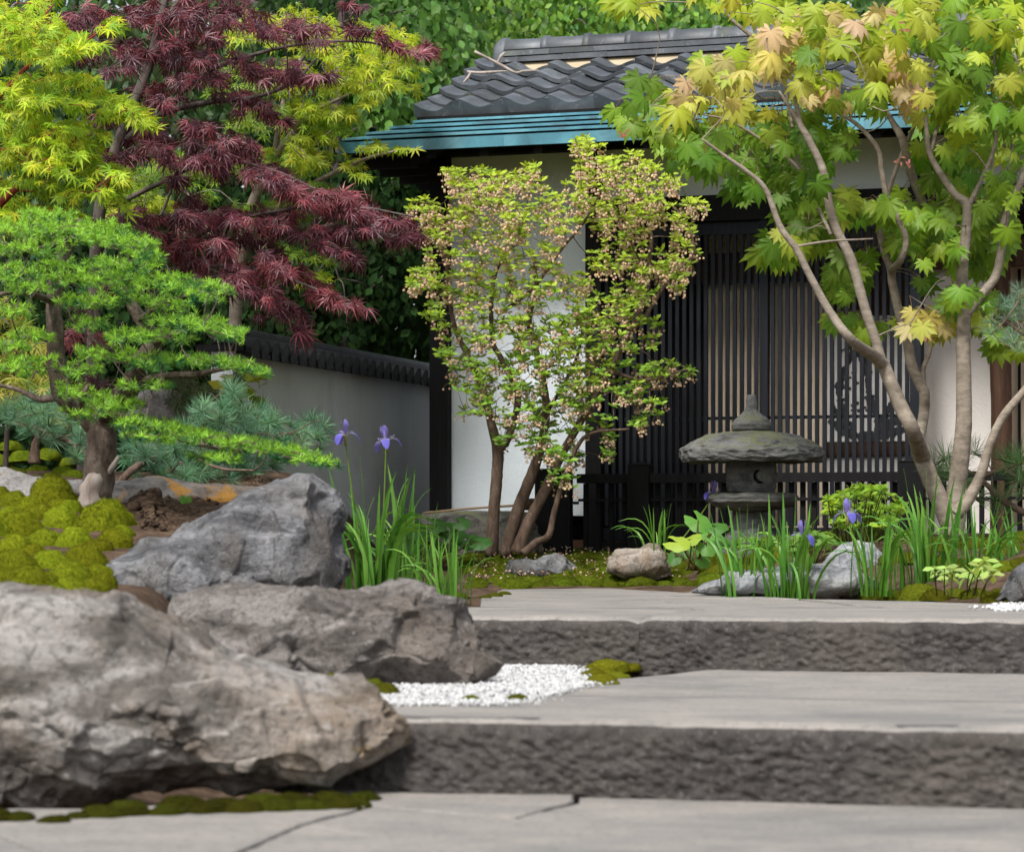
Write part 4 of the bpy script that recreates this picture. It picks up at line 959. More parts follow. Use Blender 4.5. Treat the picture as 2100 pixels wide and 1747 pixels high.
YG = [(.32, .40, .015), (.26, .36, .015), (.40, .44, .02)]; GY = [(.16, .28, .018), (.22, .33, .02), (.12, .22, .015)]
pad_maple('japanese_maple', 'lime green maple behind the purple maple reaching to the roof corner', (*P(560, 1100, s)[:2], .5),
    [[(470, 1000, s, 16), (480, 700, s, 14), (500, 480, s, 12), (560, 330, s, 9), (640, 230, s, 6)], [(500, 480, s, 9), (620, 390, s, 6), (740, 330, s-.00004, 4), (820, 308, s-.00006, 2)], [(480, 600, s, 8), (400, 420, s, 6), (330, 360, s, 4)], [(560, 330, s, 7), (600, 150, s, 5), (690, 60, s, 3)], [(640, 230, s, 4), (740, 180, s, 3), (830, 120, s, 2)]],
    [(600, 60, 130, 45, 5, s, .00012, 260, YG), (720, 100, 130, 45, 8, s, .00012, 260, YG), (800, 60, 60, 25, 15, s, .0001, 60, YG), (640, 160, 140, 40, 5, s, .00012, 240, YG), (760, 160, 90, 30, 10, s, .0001, 150, YG), (600, 240, 130, 40, 5, s, .00012, 230, GY), (670, 220, 80, 30, 8, s, .0001, 130, YG), (610, 310, 60, 30, 8, s, .0001, 100, YG), (650, 275, 50, 22, 12, s, .0001, 50, YG),
     (760, 305, 60, 10, 0, s-.00004, .00006, 26, YG), (825, 302, 24, 6, -5, s-.00006, .00004, 12, YG), (735, 345, 40, 16, 25, s-.00003, .00006, 30, YG), (640, 380, 60, 25, 10, s, .0001, 90, GY), (560, 340, 70, 30, 8, s, .0001, 120, GY), (540, 430, 80, 30, 5, s, .0001, 90, GY), (330, 370, 110, 40, 3, s, .0001, 200, GY), (280, 420, 80, 30, 0, s, .0001, 110, YG), (430, 330, 80, 30, 0, s, .0001, 100, GY), (620, 520, 60, 22, 10, s, .0001, 50, GY), (640, 570, 50, 16, 10, s, .0001, 40, YG), (500, 150, 90, 40, 0, s, .0001, 120, GY)],
    PALM7, .050, YG, 'leaf', 'bark_maple', 200, (.15, 0, .12), mult=1.4)

# ------------------------------------------------------------------ purple maple
s = .00245; PU = [(.13, .024, .036), (.085, .016, .026), (.16, .034, .044), (.06, .012, .022)]; PR = [(.22, .046, .055), (.16, .034, .044), (.18, .045, .060)]
pad_maple('japanese_maple', 'purple leaved maple spreading its drooping branches across the garden wall', (*P(330, 1100, s)[:2], .55),
    [[(170, 1000, s, 17), (190, 760, s, 15), (195, 560, s, 14), (205, 430, s, 13), (240, 300, s, 12), (300, 150, s, 11), (325, 60, s, 9), (345, -30, s, 7)], [(300, 150, s, 7), (355, 20, s, 5), (395, -40, s, 4)], [(240, 300, s, 8), (330, 235, s, 7), (430, 210, s, 6), (520, 200, s, 5), (600, 170, s, 3), (650, 120, s, 2)],
     [(330, 235, s, 6), (420, 150, s, 5), (530, 110, s, 4), (640, 88, s, 3), (760, 88, s, 2.4), (880, 118, s, 1.6)], [(240, 420, s, 6), (320, 380, s, 5), (440, 330, s-.00003, 4), (560, 350, s-.00005, 3), (650, 390, s-.00006, 2.4)], [(195, 600, s, 7), (300, 560, s-.00002, 6), (430, 470, s-.00004, 5), (560, 435, s-.00006, 4), (700, 420, s-.00008, 3), (850, 445, s-.0001, 1.5)],
     [(300, 560, s-.00002, 5), (420, 545, s-.00005, 4), (540, 555, s-.00007, 3), (640, 590, s-.0001, 2.5), (735, 625, s-.0001, 1.5)], [(420, 545, s-.00005, 4), (500, 590, s-.00008, 3), (560, 630, s-.0001, 2.4), (620, 700, s-.0001, 1.5)], [(250, 550, s, 3), (240, 400, s, 2.5), (215, 340, s, 2)], [(255, 540, s-.00002, 3.5), (330, 440, s-.00002, 3), (370, 330, s-.00002, 2.5)]],
    [(220, 35, 110, 30, 3, s, .0001, 150), (330, 25, 90, 30, 3, s, .0001, 120), (450, 20, 110, 30, 5, s, .0001, 160), (550, 50, 90, 28, 8, s, .0001, 130), (280, 95, 90, 26, 0, s, .0001, 110), (400, 75, 80, 26, 5, s, .0001, 100), (300, 130, 80, 24, 3, s, .0001, 100), (210, 105, 60, 20, 0, s, .0001, 60), (640, 60, 60, 20, 10, s, .00008, 60), (760, 65, 55, 16, 12, s, .00006, 50), (850, 100, 60, 14, 14, s, .00005, 60, PR), (740, 12, 40, 14, 0, s, .00005, 24),
     (440, 115, 90, 26, 8, s, .0001, 110), (380, 160, 80, 24, 4, s, .0001, 100), (620, 145, 80, 20, 8, s, .00008, 90), (560, 150, 70, 22, 5, s, .00008, 80), (480, 195, 60, 20, 5, s, .0001, 70), (540, 235, 60, 14, 12, s, .00007, 50), (330, 200, 70, 24, 10, s, .0001, 90), (250, 240, 80, 28, 8, s, .0001, 120), (420, 260, 80, 24, 14, s-.00003, .0001, 100), (340, 290, 90, 28, 10, s-.00003, .0001, 130),
     (240, 320, 60, 22, 5, s-.00002, .0001, 70), (470, 300, 90, 26, 20, s-.00004, .0001, 120), (400, 330, 80, 24, 12, s-.00004, .0001, 110), (520, 345, 100, 26, 18, s-.00005, .0001, 150), (590, 375, 80, 22, 22, s-.00006, .0001, 110), (380, 365, 40, 16, 5, s-.00003, .00006, 34),
     (660, 400, 90, 22, 14, s-.00008, .00008, 120, PR), (720, 420, 90, 24, 16, s-.00008, .00008, 130), (800, 445, 70, 20, 14, s-.0001, .00006, 90), (760, 475, 80, 18, 16, s-.00009, .00007, 90), (820, 480, 40, 12, 12, s-.0001, .00004, 34), (700, 520, 50, 16, 22, s-.0001, .00005, 44), (640, 470, 90, 22, 14, s-.00007, .00008, 110), (560, 450, 110, 26, 8, s-.00006, .0001, 150, PU+PR), (460, 440, 110, 26, 0, s-.00005, .0001, 140), (340, 440, 110, 26, -6, s-.00004, .0001, 140), (270, 445, 60, 18, -4, s-.00003, .00006, 60),
     (380, 490, 110, 28, 8, s-.00006, .0001, 150, PU+PR), (500, 500, 100, 26, 14, s-.00007, .0001, 130), (450, 540, 110, 26, 14, s-.00007, .0001, 140), (580, 545, 70, 20, 16, s-.0001, .00006, 80, PR), (640, 580, 60, 18, 20, s-.0001, .00006, 60, PR), (690, 610, 60, 16, 14, s-.00011, .00005, 60, PR), (530, 590, 90, 24, 22, s-.00009, .00008, 110, PU+PR), (600, 640, 50, 20, 42, s-.0001, .00006, 60), (625, 690, 34, 16, 48, s-.0001, .00004, 40), (470, 575, 80, 18, 10, s-.00007, .0001, 60), (150, 690, 60, 40, 0, .0023, .0001, 60, PR), (200, 600, 60, 30, 0, s, .0001, 60), (170, 800, 70, 40, 0, .00235, .0001, 70), (530, 645, 14, 10, 0, s-.00008, .00003, 7)],
    DISS, .062, PU, 'leaf_dark', 'bark_dark', 300, (.28, 0, .05), vary=.45, mult=.95)

# ------------------------------------------------------------------ yellow maple with red stems
s = .00225; YE = [(.40, .52, .022), (.30, .46, .02), (.50, .55, .03), (.22, .38, .02)]
pad_maple('japanese_maple', 'golden yellow maple with red stems at the picture edge', (*P(-60, 1100, s)[:2], .55),
    [[(-90, 1000, s, 16), (-60, 600, s, 14), (-20, 450, s, 10), (30, 390, s, 7), (70, 350, s, 5), (120, 300, s, 3)], [(-60, 600, s, 11), (-70, 300, s, 9), (-20, 220, s, 7), (30, 165, s, 5), (68, 130, s, 4), (130, 118, s, 2.5), (230, 45, s, 1.6)], [(68, 130, s, 3), (75, 60, s, 2), (110, 10, s, 1.4)], [(-70, 330, s, 6), (0, 308, s, 4), (60, 315, s, 3), (140, 280, s, 2)], [(-40, 470, s, 6), (40, 440, s, 4), (120, 430, s, 2.5), (200, 455, s, 2)], [(120, 300, s, 2.4), (200, 270, s, 2), (245, 215, s, 1.5)], [(30, 390, s, 3), (120, 395, s, 2), (220, 370, s, 1.4)]],
    [(40, 30, 90, 40, 0, s, .0001, 160), (100, 75, 80, 34, 5, s, .0001, 150), (30, 100, 80, 34, 0, s, .0001, 130), (150, 110, 60, 16, -18, s, .00007, 60), (200, 60, 40, 12, -20, s, .00005, 26), (40, 165, 80, 34, 0, s, .0001, 110), (180, 160, 60, 16, 15, s, .00006, 60), (100, 200, 90, 28, 4, s, .0001, 140), (215, 205, 70, 24, 8, s, .00008, 110), (270, 235, 55, 18, 14, s, .00006, 70), (30, 235, 80, 30, 0, s, .0001, 110), (120, 260, 90, 28, 4, s, .0001, 140), (60, 300, 100, 30, 0, s, .0001, 160), (160, 300, 60, 22, 10, s, .00008, 90), (100, 335, 110, 28, 5, s, .0001, 150), (220, 350, 50, 22, 18, s, .00007, 70), (40, 380, 90, 28, 0, s, .0001, 110, GY+YE), (160, 390, 80, 24, 6, s, .0001, 110, GY+YE), (60, 430, 100, 22, 2, s, .0001, 140), (170, 455, 70, 16, 6, s, .00008, 90), (90, 465, 100, 16, 0, s, .0001, 100), (230, 395, 30, 16, 30, s, .00005, 30)],
    PALM7, .050, YE, 'leaf', 'bark_red', 300, (.25, 0, .12), mult=1.4)
pad_maple('cutleaf_maple', 'small yellow green cut leaf maple behind the larch trunk', (*P(20, 1100, .0023)[:2], .55), [[(10, 980, .0023, 6), (20, 820, .0023, 5), (40, 700, .0023, 3)], [(20, 820, .0023, 3), (80, 760, .0023, 2)]],
    [(30, 660, 80, 40, 5, .0023, .0001, 90), (60, 740, 70, 50, 10, .0023, .0001, 90), (20, 800, 60, 50, 10, .0023, .0001, 80), (100, 820, 50, 40, 10, .0023, .0001, 50)], DISS, .075, [(.30, .34, .03), (.36, .33, .06), (.2, .28, .03)], 'leaf', 'bark_dark', 60, (.2, 0, .0), cat='maple')
pad_maple('cutleaf_maple', 'dark green feathery shrub against the garden wall beside the pointed boulder', (*P(440, 1100, .00245)[:2], .55), [[(440, 980, .00245, 5), (440, 850, .00245, 4), (430, 790, .00245, 2)]],
    [(430, 800, 70, 40, 5, .00245, .0001, 110), (470, 830, 50, 36, 5, .00242, .0001, 80), (390, 790, 40, 40, 5, .00245, .0001, 60)], DISS, .055, [(.06, .085, .03), (.05, .075, .025), (.09, .11, .03)], 'leaf', 'bark_dark', 40, (.1, 0, 0), cat='shrub')
pad_maple('cutleaf_maple', 'low reddish brown feathery plant below the larch branch', (*P(530, 1100, .0022)[:2], .5), [[(530, 1010, .0022, 3), (530, 980, .0022, 2)]],
    [(530, 985, 60, 22, 0, .0022, .0001, 90), (480, 985, 40, 16, 0, .0022, .0001, 50, [(.05, .075, .02)])], DISS, .045, [(.16, .07, .05), (.10, .06, .04), (.06, .06, .03)], 'leaf', 'bark_dark', 30, (.1, 0, .1), cat='plant')
# spotted laurel
T = thing('spotted_laurel', 'yellow speckled laurel twigs in front of the garden wall', 'shrub', (*P(490, 1100, .00246)[:2], .55)); S = limbs(T, [[(480, 960, .00246, 3), (485, 860, .00246, 2.5), (500, 790, .00246, 1.5)]], M['bark_shrub'])
m = 46; px, py = ell(490, 800, 45, 60, m); pos = Pn(px, py, .00246+rng.normal(size=m)*.00002)
crown(T, OVATE, M['leaf'], pos, frames(np.stack([U(-.4, 1, m), U(-.6, .1, m), U(-.5, .3, m)], -1), np.array([0, -.5, .9])+rng.normal(size=(m, 3))*.3), U(.07, .11, m), jit_col([(.32, .36, .02), (.16, .24, .02), (.42, .42, .04)], m), 46); twigs(T, S, pos, .004, M['bark_shrub'])

# ------------------------------------------------------------------ larch
s = .0019
T = thing('larch', 'low trained larch with bright green tufted pads on the mossy slope', 'larch tree', P(200, 1022, s))
S = limbs(T, [[(197, 1035, s, 33), (205, 960, s, 31), (208, 900, s, 31), (205, 862, s, 32), (200, 840, s, 31)], [(200, 865, s, 30), (165, 835, s, 26), (128, 805, s, 22), (116, 740, s, 19), (114, 680, s, 18), (110, 620, s, 16), (118, 565, s, 15), (132, 520, s, 13), (155, 480, s, 9), (165, 450, s, 5)],
    [(210, 850, s, 28), (250, 815, s-.00003, 24), (272, 780, s-.00005, 21), (285, 745, s-.00006, 20), (312, 712, s-.00006, 18), (308, 685, s-.00006, 16), (285, 650, s-.00006, 14), (265, 615, s-.00006, 11), (240, 580, s-.00006, 7)],
    [(270, 790, s-.00005, 9), (330, 772, s-.00007, 8), (400, 768, s-.00009, 7), (450, 758, s-.0001, 5), (490, 755, s-.0001, 3), (545, 765, s-.0001, 2)], [(312, 705, s-.00006, 7), (350, 688, s-.00009, 6), (400, 670, s-.0001, 4), (450, 665, s-.0001, 2)], [(235, 850, s-.00006, 11), (280, 862, s-.0001, 9), (360, 895, s-.00013, 7), (430, 915, s-.00016, 5), (520, 925, s-.00018, 3.5), (600, 940, s-.00018, 2.4), (670, 950, s-.00018, 1.4)],
    [(112, 620, s, 8), (70, 605, s-.00003, 6), (20, 600, s-.00005, 5), (-40, 615, s-.00005, 4)], [(112, 700, s, 7), (60, 690, s, 5), (10, 710, s, 4)], [(118, 815, s, 9), (80, 818, s+.00002, 7), (40, 800, s+.00003, 5), (0, 790, s+.00003, 4)], [(150, 490, s, 7), (80, 510, s-.00003, 5), (20, 520, s-.00004, 4), (-40, 530, s, 3)], [(280, 660, s-.00006, 6), (340, 620, s-.00009, 4), (420, 600, s-.0001, 3), (480, 605, s-.0001, 2)], [(285, 745, s-.00006, 6), (230, 720, s-.0001, 4), (180, 690, s-.0001, 3)], [(165, 845, s-.00005, 9), (170, 815, s-.0001, 6), (180, 790, s-.0001, 4)]], M['bark_larch'], k=20, rough=.14)
g = Geo(); g.add(*tube([P(186, 1042, s-.000005), P(190, 1008, s-.000006), P(197, 978, s-.000007), P(208, 950, s-.000006)], [32*s, 27*s, 18*s, 7*s], 16, 14, .25)); g.add(*tube([P(218, 972, s-.000004), P(233, 955, s-.000008), P(243, 938, s-.00001)], [8*s, 6*s, 4.5*s], 8, 8, .2)); part(T, 'bare_root', g, M['dead_wood'], label='pale barkless wood at the foot of the trunk')
pads = [(60, 470, 110, 26, 0, 60), (170, 470, 110, 30, 0, 70), (100, 440, 60, 16, 0, 30), (235, 495, 90, 28, 6, 60), (290, 520, 50, 20, 10, 34), (60, 510, 90, 24, 0, 44), (30, 560, 70, 30, 0, 40), (150, 545, 70, 22, 0, 34), (60, 590, 60, 16, 0, 26),
    (200, 580, 110, 28, 4, 70), (310, 575, 110, 26, 6, 70), (390, 600, 70, 20, 10, 46), (250, 545, 80, 20, 4, 40), (180, 620, 70, 24, 0, 40), (440, 590, 40, 16, 14, 22), (320, 620, 80, 22, 6, 44), (190, 665, 50, 24, 0, 26), (380, 660, 90, 22, 4, 50), (450, 680, 60, 22, 10, 40), (340, 690, 60, 20, 5, 28), (270, 690, 60, 22, 0, 30), (230, 730, 80, 26, 4, 46), (310, 745, 60, 22, 0, 30), (400, 740, 80, 18, 6, 46), (470, 745, 60, 16, 10, 36), (530, 762, 30, 10, 10, 16),
    (180, 810, 70, 28, 10, 46), (230, 830, 70, 26, 5, 40), (170, 850, 50, 20, 0, 24), (300, 870, 80, 24, 10, 50), (370, 890, 80, 22, 10, 50), (300, 895, 60, 16, 5, 26), (450, 905, 90, 24, 8, 54), (540, 920, 90, 22, 8, 50), (620, 940, 60, 18, 8, 34), (665, 950, 30, 14, 10, 14), (440, 940, 60, 14, 0, 26), (20, 640, 50, 24, 0, 22), (60, 690, 50, 18, 0, 22), (30, 760, 60, 24, 0, 26), (70, 740, 50, 18, 0, 20), (160, 760, 50, 22, 0, 24), (300, 790, 60, 14, 0, 20), (10, 710, 50, 14, 0, 18)]
pos, br = [], []
for cx, cy, rx, ry, rot, n in pads:
    n = int(n*1.75); a = U(0, 2*math.pi, n); r = np.sqrt(U(0, 1, n)); x, y = r*np.cos(a), r*np.sin(a); t = math.radians(rot)
    top = U(-1, 1, n)
    sc_ = s-.00006-(cx > 230)*.00004-(cx > 420)*.00005
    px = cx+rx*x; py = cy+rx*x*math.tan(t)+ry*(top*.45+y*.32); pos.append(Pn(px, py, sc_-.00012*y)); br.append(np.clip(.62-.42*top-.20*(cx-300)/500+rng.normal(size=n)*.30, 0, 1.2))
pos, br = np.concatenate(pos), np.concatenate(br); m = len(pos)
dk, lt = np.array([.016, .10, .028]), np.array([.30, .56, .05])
col = dk+(lt-dk)*np.clip(br, 0, 1)[:, None]; col = np.clip(col*(1+rng.uniform(-.15, .15, (m, 1))), 0, .9)  # pad tops lighter, undersides darker: shading put into the needle colour
tip = np.stack([rng.normal(size=m)*.7, rng.normal(size=m)*.5-.35, np.abs(rng.normal(size=m))*.6+.3], -1)
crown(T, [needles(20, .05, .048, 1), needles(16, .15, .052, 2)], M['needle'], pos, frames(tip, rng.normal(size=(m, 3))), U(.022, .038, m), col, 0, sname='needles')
twigs(T, S, pos[rng.integers(0, m, 700)], .005, M['bark_larch'])

# ------------------------------------------------------------------ blue pines
def pine(name, label, base, polys, tufts, col, size, nn=44, w=.016, bark='bark_shrub', tipv=(.3, -.3, .8)):
    T = thing(name, label, 'pine tree', base); S = limbs(T, polys, M[bark])
    pos = np.concatenate([Pn(*ell(cx, cy, rx, ry, n), s_+rng.normal(size=n)*.00005) for cx, cy, rx, ry, s_, n in tufts]); m = len(pos)
    tip = np.array(tipv)+rng.normal(size=(m, 3))*.5
    crown(T, [needles(nn, -.1, w, 5), needles(nn, .15, w, 6)], M['needle'], pos, frames(tip, rng.normal(size=(m, 3))), U(.8, 1.15, m)*size, jit_col(col, m, .2), 0, sname='needles')
    bud = Geo()
    for q in rng.integers(0, m, m//4):
        bud.add(*tube([pos[q], pos[q]+unit(tip[q])*size*.4], [.004, .0015], 4, 5), (.30, .20, .07))
    part(T, 'buds', bud, M['petal'], kind='stuff')
    twigs(T, S, pos, .008, M[bark]); return T
BL = [(.11, .235, .135), (.08, .19, .105), (.15, .28, .16)]
pine('dwarf_pine', 'blue green dwarf pine spreading behind the larch to the garden wall', (*P(330, 1100, .0022)[:2], .45), [[(235, 1005, .0021, 9), (270, 965, .0021, 8), (330, 935, .0022, 7), (420, 925, .0022, 6), (500, 890, .0022, 4), (560, 890, .0022, 3), (640, 890, .0022, 2)], [(330, 935, .0022, 5), (420, 870, .0022, 4), (470, 830, .0022, 2)], [(380, 930, .0022, 5), (450, 960, .0021, 3), (520, 965, .0021, 2)]],
     [(420, 860, 60, 40, .0022, 26), (470, 830, 30, 40, .0022, 16), (500, 870, 60, 40, .0022, 24), (560, 890, 60, 30, .0022, 20), (640, 880, 26, 22, .00215, 9), (400, 920, 90, 40, .0022, 34), (500, 930, 90, 40, .0022, 34), (330, 950, 70, 34, .0022, 26), (280, 920, 60, 40, .0022, 18), (420, 970, 100, 22, .00215, 24), (600, 920, 60, 26, .0022, 14), (545, 845, 14, 14, .0022, 3)], BL, .085, 64, .014)
pine('dwarf_pine', 'blue green dwarf pine branch over the moss at the picture edge', (*P(80, 1100, .0021)[:2], .5), [[(180, 935, .0021, 6), (140, 905, .0021, 6), (90, 885, .0021, 5), (30, 860, .0021, 3)], [(70, 950, .0021, 13), (72, 915, .0021, 9), (80, 890, .0021, 5)]],
     [(40, 850, 50, 24, .0021, 14), (100, 840, 60, 22, .0021, 14), (80, 890, 40, 20, .0021, 10), (150, 880, 40, 40, .0021, 14), (165, 930, 20, 24, .0021, 6)], BL, .085, 64, .014)
pine('dwarf_pine', 'blue green pine tuft hanging in from the picture edge beside the maple', (*P(2200, 1100, .0018)[:2], .2), [[(2220, 1150, .0018, 14), (2210, 900, .0018, 10), (2170, 740, .0018, 6), (2090, 680, .0018, 3), (2050, 650, .0018, 2)]],
     [(2060, 660, 45, 40, .0018, 14), (2090, 620, 30, 30, .0018, 9), (2090, 700, 30, 34, .0018, 9)], [(.15, .26, .17), (.2, .31, .16), (.12, .22, .15)], .06, 40, .016)
pine('black_pine', 'long needled pine with dark crooked stems behind the maple trunks', (*P(2130, 1100, .0023)[:2], .2), [[(2150, 1075, .0023, 8), (2060, 1030, .0023, 7), (2030, 1000, .0023, 6), (2000, 975, .0023, 4), (1975, 960, .0023, 3)], [(2110, 1000, .0023, 6), (2060, 965, .0023, 5), (2020, 975, .0023, 4)], [(2060, 1030, .0023, 4), (2095, 960, .0023, 3)]],
     [(1930, 960, 24, 18, .0023, 4), (1990, 940, 14, 14, .0023, 3), (2075, 960, 30, 22, .0023, 5), (1960, 985, 20, 16, .0023, 3), (2095, 1000, 16, 30, .0023, 4), (2030, 1020, 30, 20, .0023, 3)], [(.09, .18, .06), (.12, .22, .08)], .15, 60, .009)

# ------------------------------------------------------------------ flowering shrub (enkianthus)
s = .0026
T = thing('flowering_shrub', 'multi stemmed shrub hung with pale pink bell flowers before the white wall', 'shrub', P(1035, 1135, s))
def sk(*p): return [(a, b, s+ds, r) for a, b, ds, r in p]
S = limbs(T, [sk((1008, 1140, 0, 14), (1012, 1060, 0, 12), (1018, 990, 0, 12), (1021, 926, 0, 12), (1008, 870, 0, 9), (990, 800, .00003, 7), (965, 740, .00004, 6), (930, 661, .00004, 5), (914, 524, .00003, 4), (900, 470, .00003, 2.5)),
    sk((1021, 926, 0, 9), (1045, 890, 0, 8), (1062, 812, 0, 7), (1030, 740, .00002, 6), (1009, 690, .00003, 5), (1015, 563, .00003, 4.5), (1066, 482, .00002, 4), (1080, 420, .00002, 2)),
    sk((1035, 1140, -.00003, 14), (1059, 1055, -.00003, 13), (1089, 977, -.00003, 12), (1105, 930, -.00003, 10), (1120, 850, -.00002, 8), (1110, 760, 0, 7), (1085, 660, 0, 6), (1100, 596, 0, 5), (1095, 520, 0, 3)),
    sk((1059, 1135, -.00004, 14), (1086, 1067, -.00004, 12), (1122, 998, -.00004, 11), (1152, 932, -.00004, 9), (1200, 850, -.00004, 7), (1250, 760, -.00004, 7), (1290, 684, -.00004, 6.5), (1316, 622, -.00004, 6), (1329, 557, -.00003, 5.5), (1336, 491, -.00003, 4), (1326, 440, -.00003, 3)),
    sk((1073, 1135, -.00007, 9), (1100, 1112, -.00007, 8), (1125, 1098, -.00008, 7), (1136, 1052, -.00008, 6), (1155, 986, -.00008, 5), (1185, 914, -.00008, 4.5), (1218, 887, -.00008, 3), (1290, 880, -.00008, 2)),
    sk((1290, 684, -.00004, 5), (1319, 655, -.00005, 4.5), (1362, 589, -.00005, 4), (1405, 540, -.00005, 3.4), (1424, 512, -.00005, 2.4), (1415, 470, -.00005, 1.5)),
    sk((1030, 640, .0, 4), (1094, 590, -.00002, 4), (1149, 514, -.00003, 3.5), (1198, 455, -.00003, 2.5), (1230, 400, -.00003, 2)), sk((1329, 557, -.00003, 3), (1300, 510, -.00003, 2.5), (1270, 440, -.00002, 2)), sk((1250, 760, -.00004, 4), (1320, 780, -.00006, 3), (1380, 765, -.00006, 2), (1420, 755, -.00006, 1.2)), sk((1120, 850, 0, 4), (1180, 740, .00002, 3.4), (1200, 640, .00002, 2.5))], M['bark_shrub'], k=14, rough=.1)
cl = [(985, 385, 80, 40, 34), (1065, 400, 66, 46, 38), (960, 365, 40, 22, 10), (1090, 355, 26, 18, 8), (918, 360, 10, 12, 4), (868, 425, 30, 20, 12), (905, 450, 50, 40, 22), (890, 500, 40, 30, 14), (875, 575, 34, 36, 20), (895, 650, 26, 30, 12), (925, 600, 50, 40, 14), (950, 520, 40, 50, 18), (1010, 450, 80, 40, 40), (1010, 540, 60, 60, 26), (1080, 490, 70, 60, 40), (1148, 440, 46, 44, 24), (1120, 560, 40, 50, 14),
    (1215, 370, 60, 50, 34), (1290, 350, 60, 40, 34), (1340, 400, 60, 60, 46), (1290, 440, 70, 40, 40), (1220, 450, 40, 30, 16), (1430, 425, 26, 20, 10), (1205, 300, 34, 18, 14), (1182, 335, 8, 14, 3), (1296, 318, 8, 10, 3), (1400, 470, 26, 34, 14), (1408, 520, 24, 30, 10), (1230, 535, 28, 26, 10), (1280, 520, 46, 44, 22), (1340, 540, 46, 30, 18), (1380, 570, 26, 40, 12), (1300, 600, 50, 30, 18),
    (1180, 590, 34, 30, 14), (1240, 640, 70, 36, 34), (1290, 650, 30, 30, 10), (1160, 650, 60, 40, 26), (1070, 620, 50, 40, 20), (990, 620, 60, 40, 24), (950, 700, 50, 46, 22), (1040, 700, 60, 50, 30), (1120, 710, 70, 50, 34), (1200, 720, 70, 50, 40), (1270, 720, 40, 40, 14), (960, 770, 40, 40, 16), (910, 730, 16, 20, 6), (1020, 790, 70, 50, 32), (1120, 800, 80, 50, 42), (1220, 800, 70, 46, 36), (1300, 780, 50, 36, 16), (1370, 760, 56, 22, 20), (1330, 830, 34, 34, 10), (1340, 660, 12, 14, 4), (1332, 702, 16, 20, 6), (970, 830, 40, 26, 10), (1060, 850, 60, 34, 18), (1160, 860, 70, 34, 24), (1110, 910, 40, 22, 12), (1150, 940, 34, 22, 10), (1150, 985, 36, 20, 9), (1246, 880, 14, 34, 6), (1245, 930, 12, 16, 4), (1310, 870, 24, 14, 6), (1035, 905, 30, 14, 6), (1180, 930, 20, 20, 4)]
px = np.concatenate([ell(a, b, c, d, n)[0] if 0 else np.zeros(0) for a, b, c, d, n in cl]); pts = [ell(a, b, c, d, int(n*(1.25 if b < 560 else 1.5))) for a, b, c, d, n in cl]
px = np.concatenate([p[0] for p in pts]); py = np.concatenate([p[1] for p in pts]); m = len(px)
W = Pn(px, py, s-.00004+rng.normal(size=m)*.00006)
lp, lt_, ln, lcol = [], [], [], []
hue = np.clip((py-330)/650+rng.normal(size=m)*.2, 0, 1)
for k in range(m):
    n = rng.integers(5, 8); a = U(0, 2*math.pi)+np.arange(n)*2*math.pi/n+U(-.25, .25, n); e = U(.05, .7, n)
    d = np.stack([np.cos(a), np.sin(a)-.25, e-.35*np.sin(a)*1.0], -1)+rng.normal(size=3)*.22
    lp.append(np.repeat(W[k][None], n, 0)); lt_.append(d); ln.append(np.array([0, -.75, .8])-.3*d)
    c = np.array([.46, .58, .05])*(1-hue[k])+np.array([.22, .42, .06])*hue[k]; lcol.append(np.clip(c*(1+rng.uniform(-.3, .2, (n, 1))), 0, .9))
lp, lt_, ln, lcol = map(np.concatenate, (lp, lt_, ln, lcol)); q = len(lp)
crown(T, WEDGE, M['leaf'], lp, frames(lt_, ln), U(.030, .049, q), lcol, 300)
g = Geo(); bell = lathe([(0, 0), (.55, -.12), (.95, -.6), (.9, -1.15), (.62, -1.5), (.75, -1.62), (.3, -1.4)], 6); st = Geo()
bp, bc = [], []
for k in range(m):
    if U(0, 1) > (.72 if py[k] < 600 else .36): continue
    for _ in range(rng.integers(6, 11)):
        o = np.array([rng.normal()*.018, rng.normal()*.014-.016, -U(.016, .052)]); bp.append(W[k]+o); v_ = U(.75, 1.15)
        bc.append(np.array([.80, .60, .52])*v_ if U(0, 1) < .75 else np.array([.80, .70, .52])*v_)
        st.add(*tube([W[k], W[k]+o*np.array([.8, .8, .5])+np.array([0, 0, .004]), W[k]+o], [.0008, .0007, .0007], 4, 3, cap=False), (.34, .28, .10))
bp, bc = np.array(bp), np.clip(np.array(bc), 0, .9); nb = len(bp)
R = frames(np.stack([rng.normal(size=nb)*.15, np.ones(nb), rng.normal(size=nb)*.15], -1), np.stack([rng.normal(size=nb)*.15, rng.normal(size=nb)*.15, np.ones(nb)], -1))
merged(g, bell, bp, R, U(.0058, .0080, nb), bc); part(T, 'blossoms', g, M['petal'], kind='stuff'); part(T, 'flower_stalks', st, M['petal'], kind='stuff')
twigs(T, S, W[rng.integers(0, m, int(m*.8))], .0035, M['bark_shrub'])

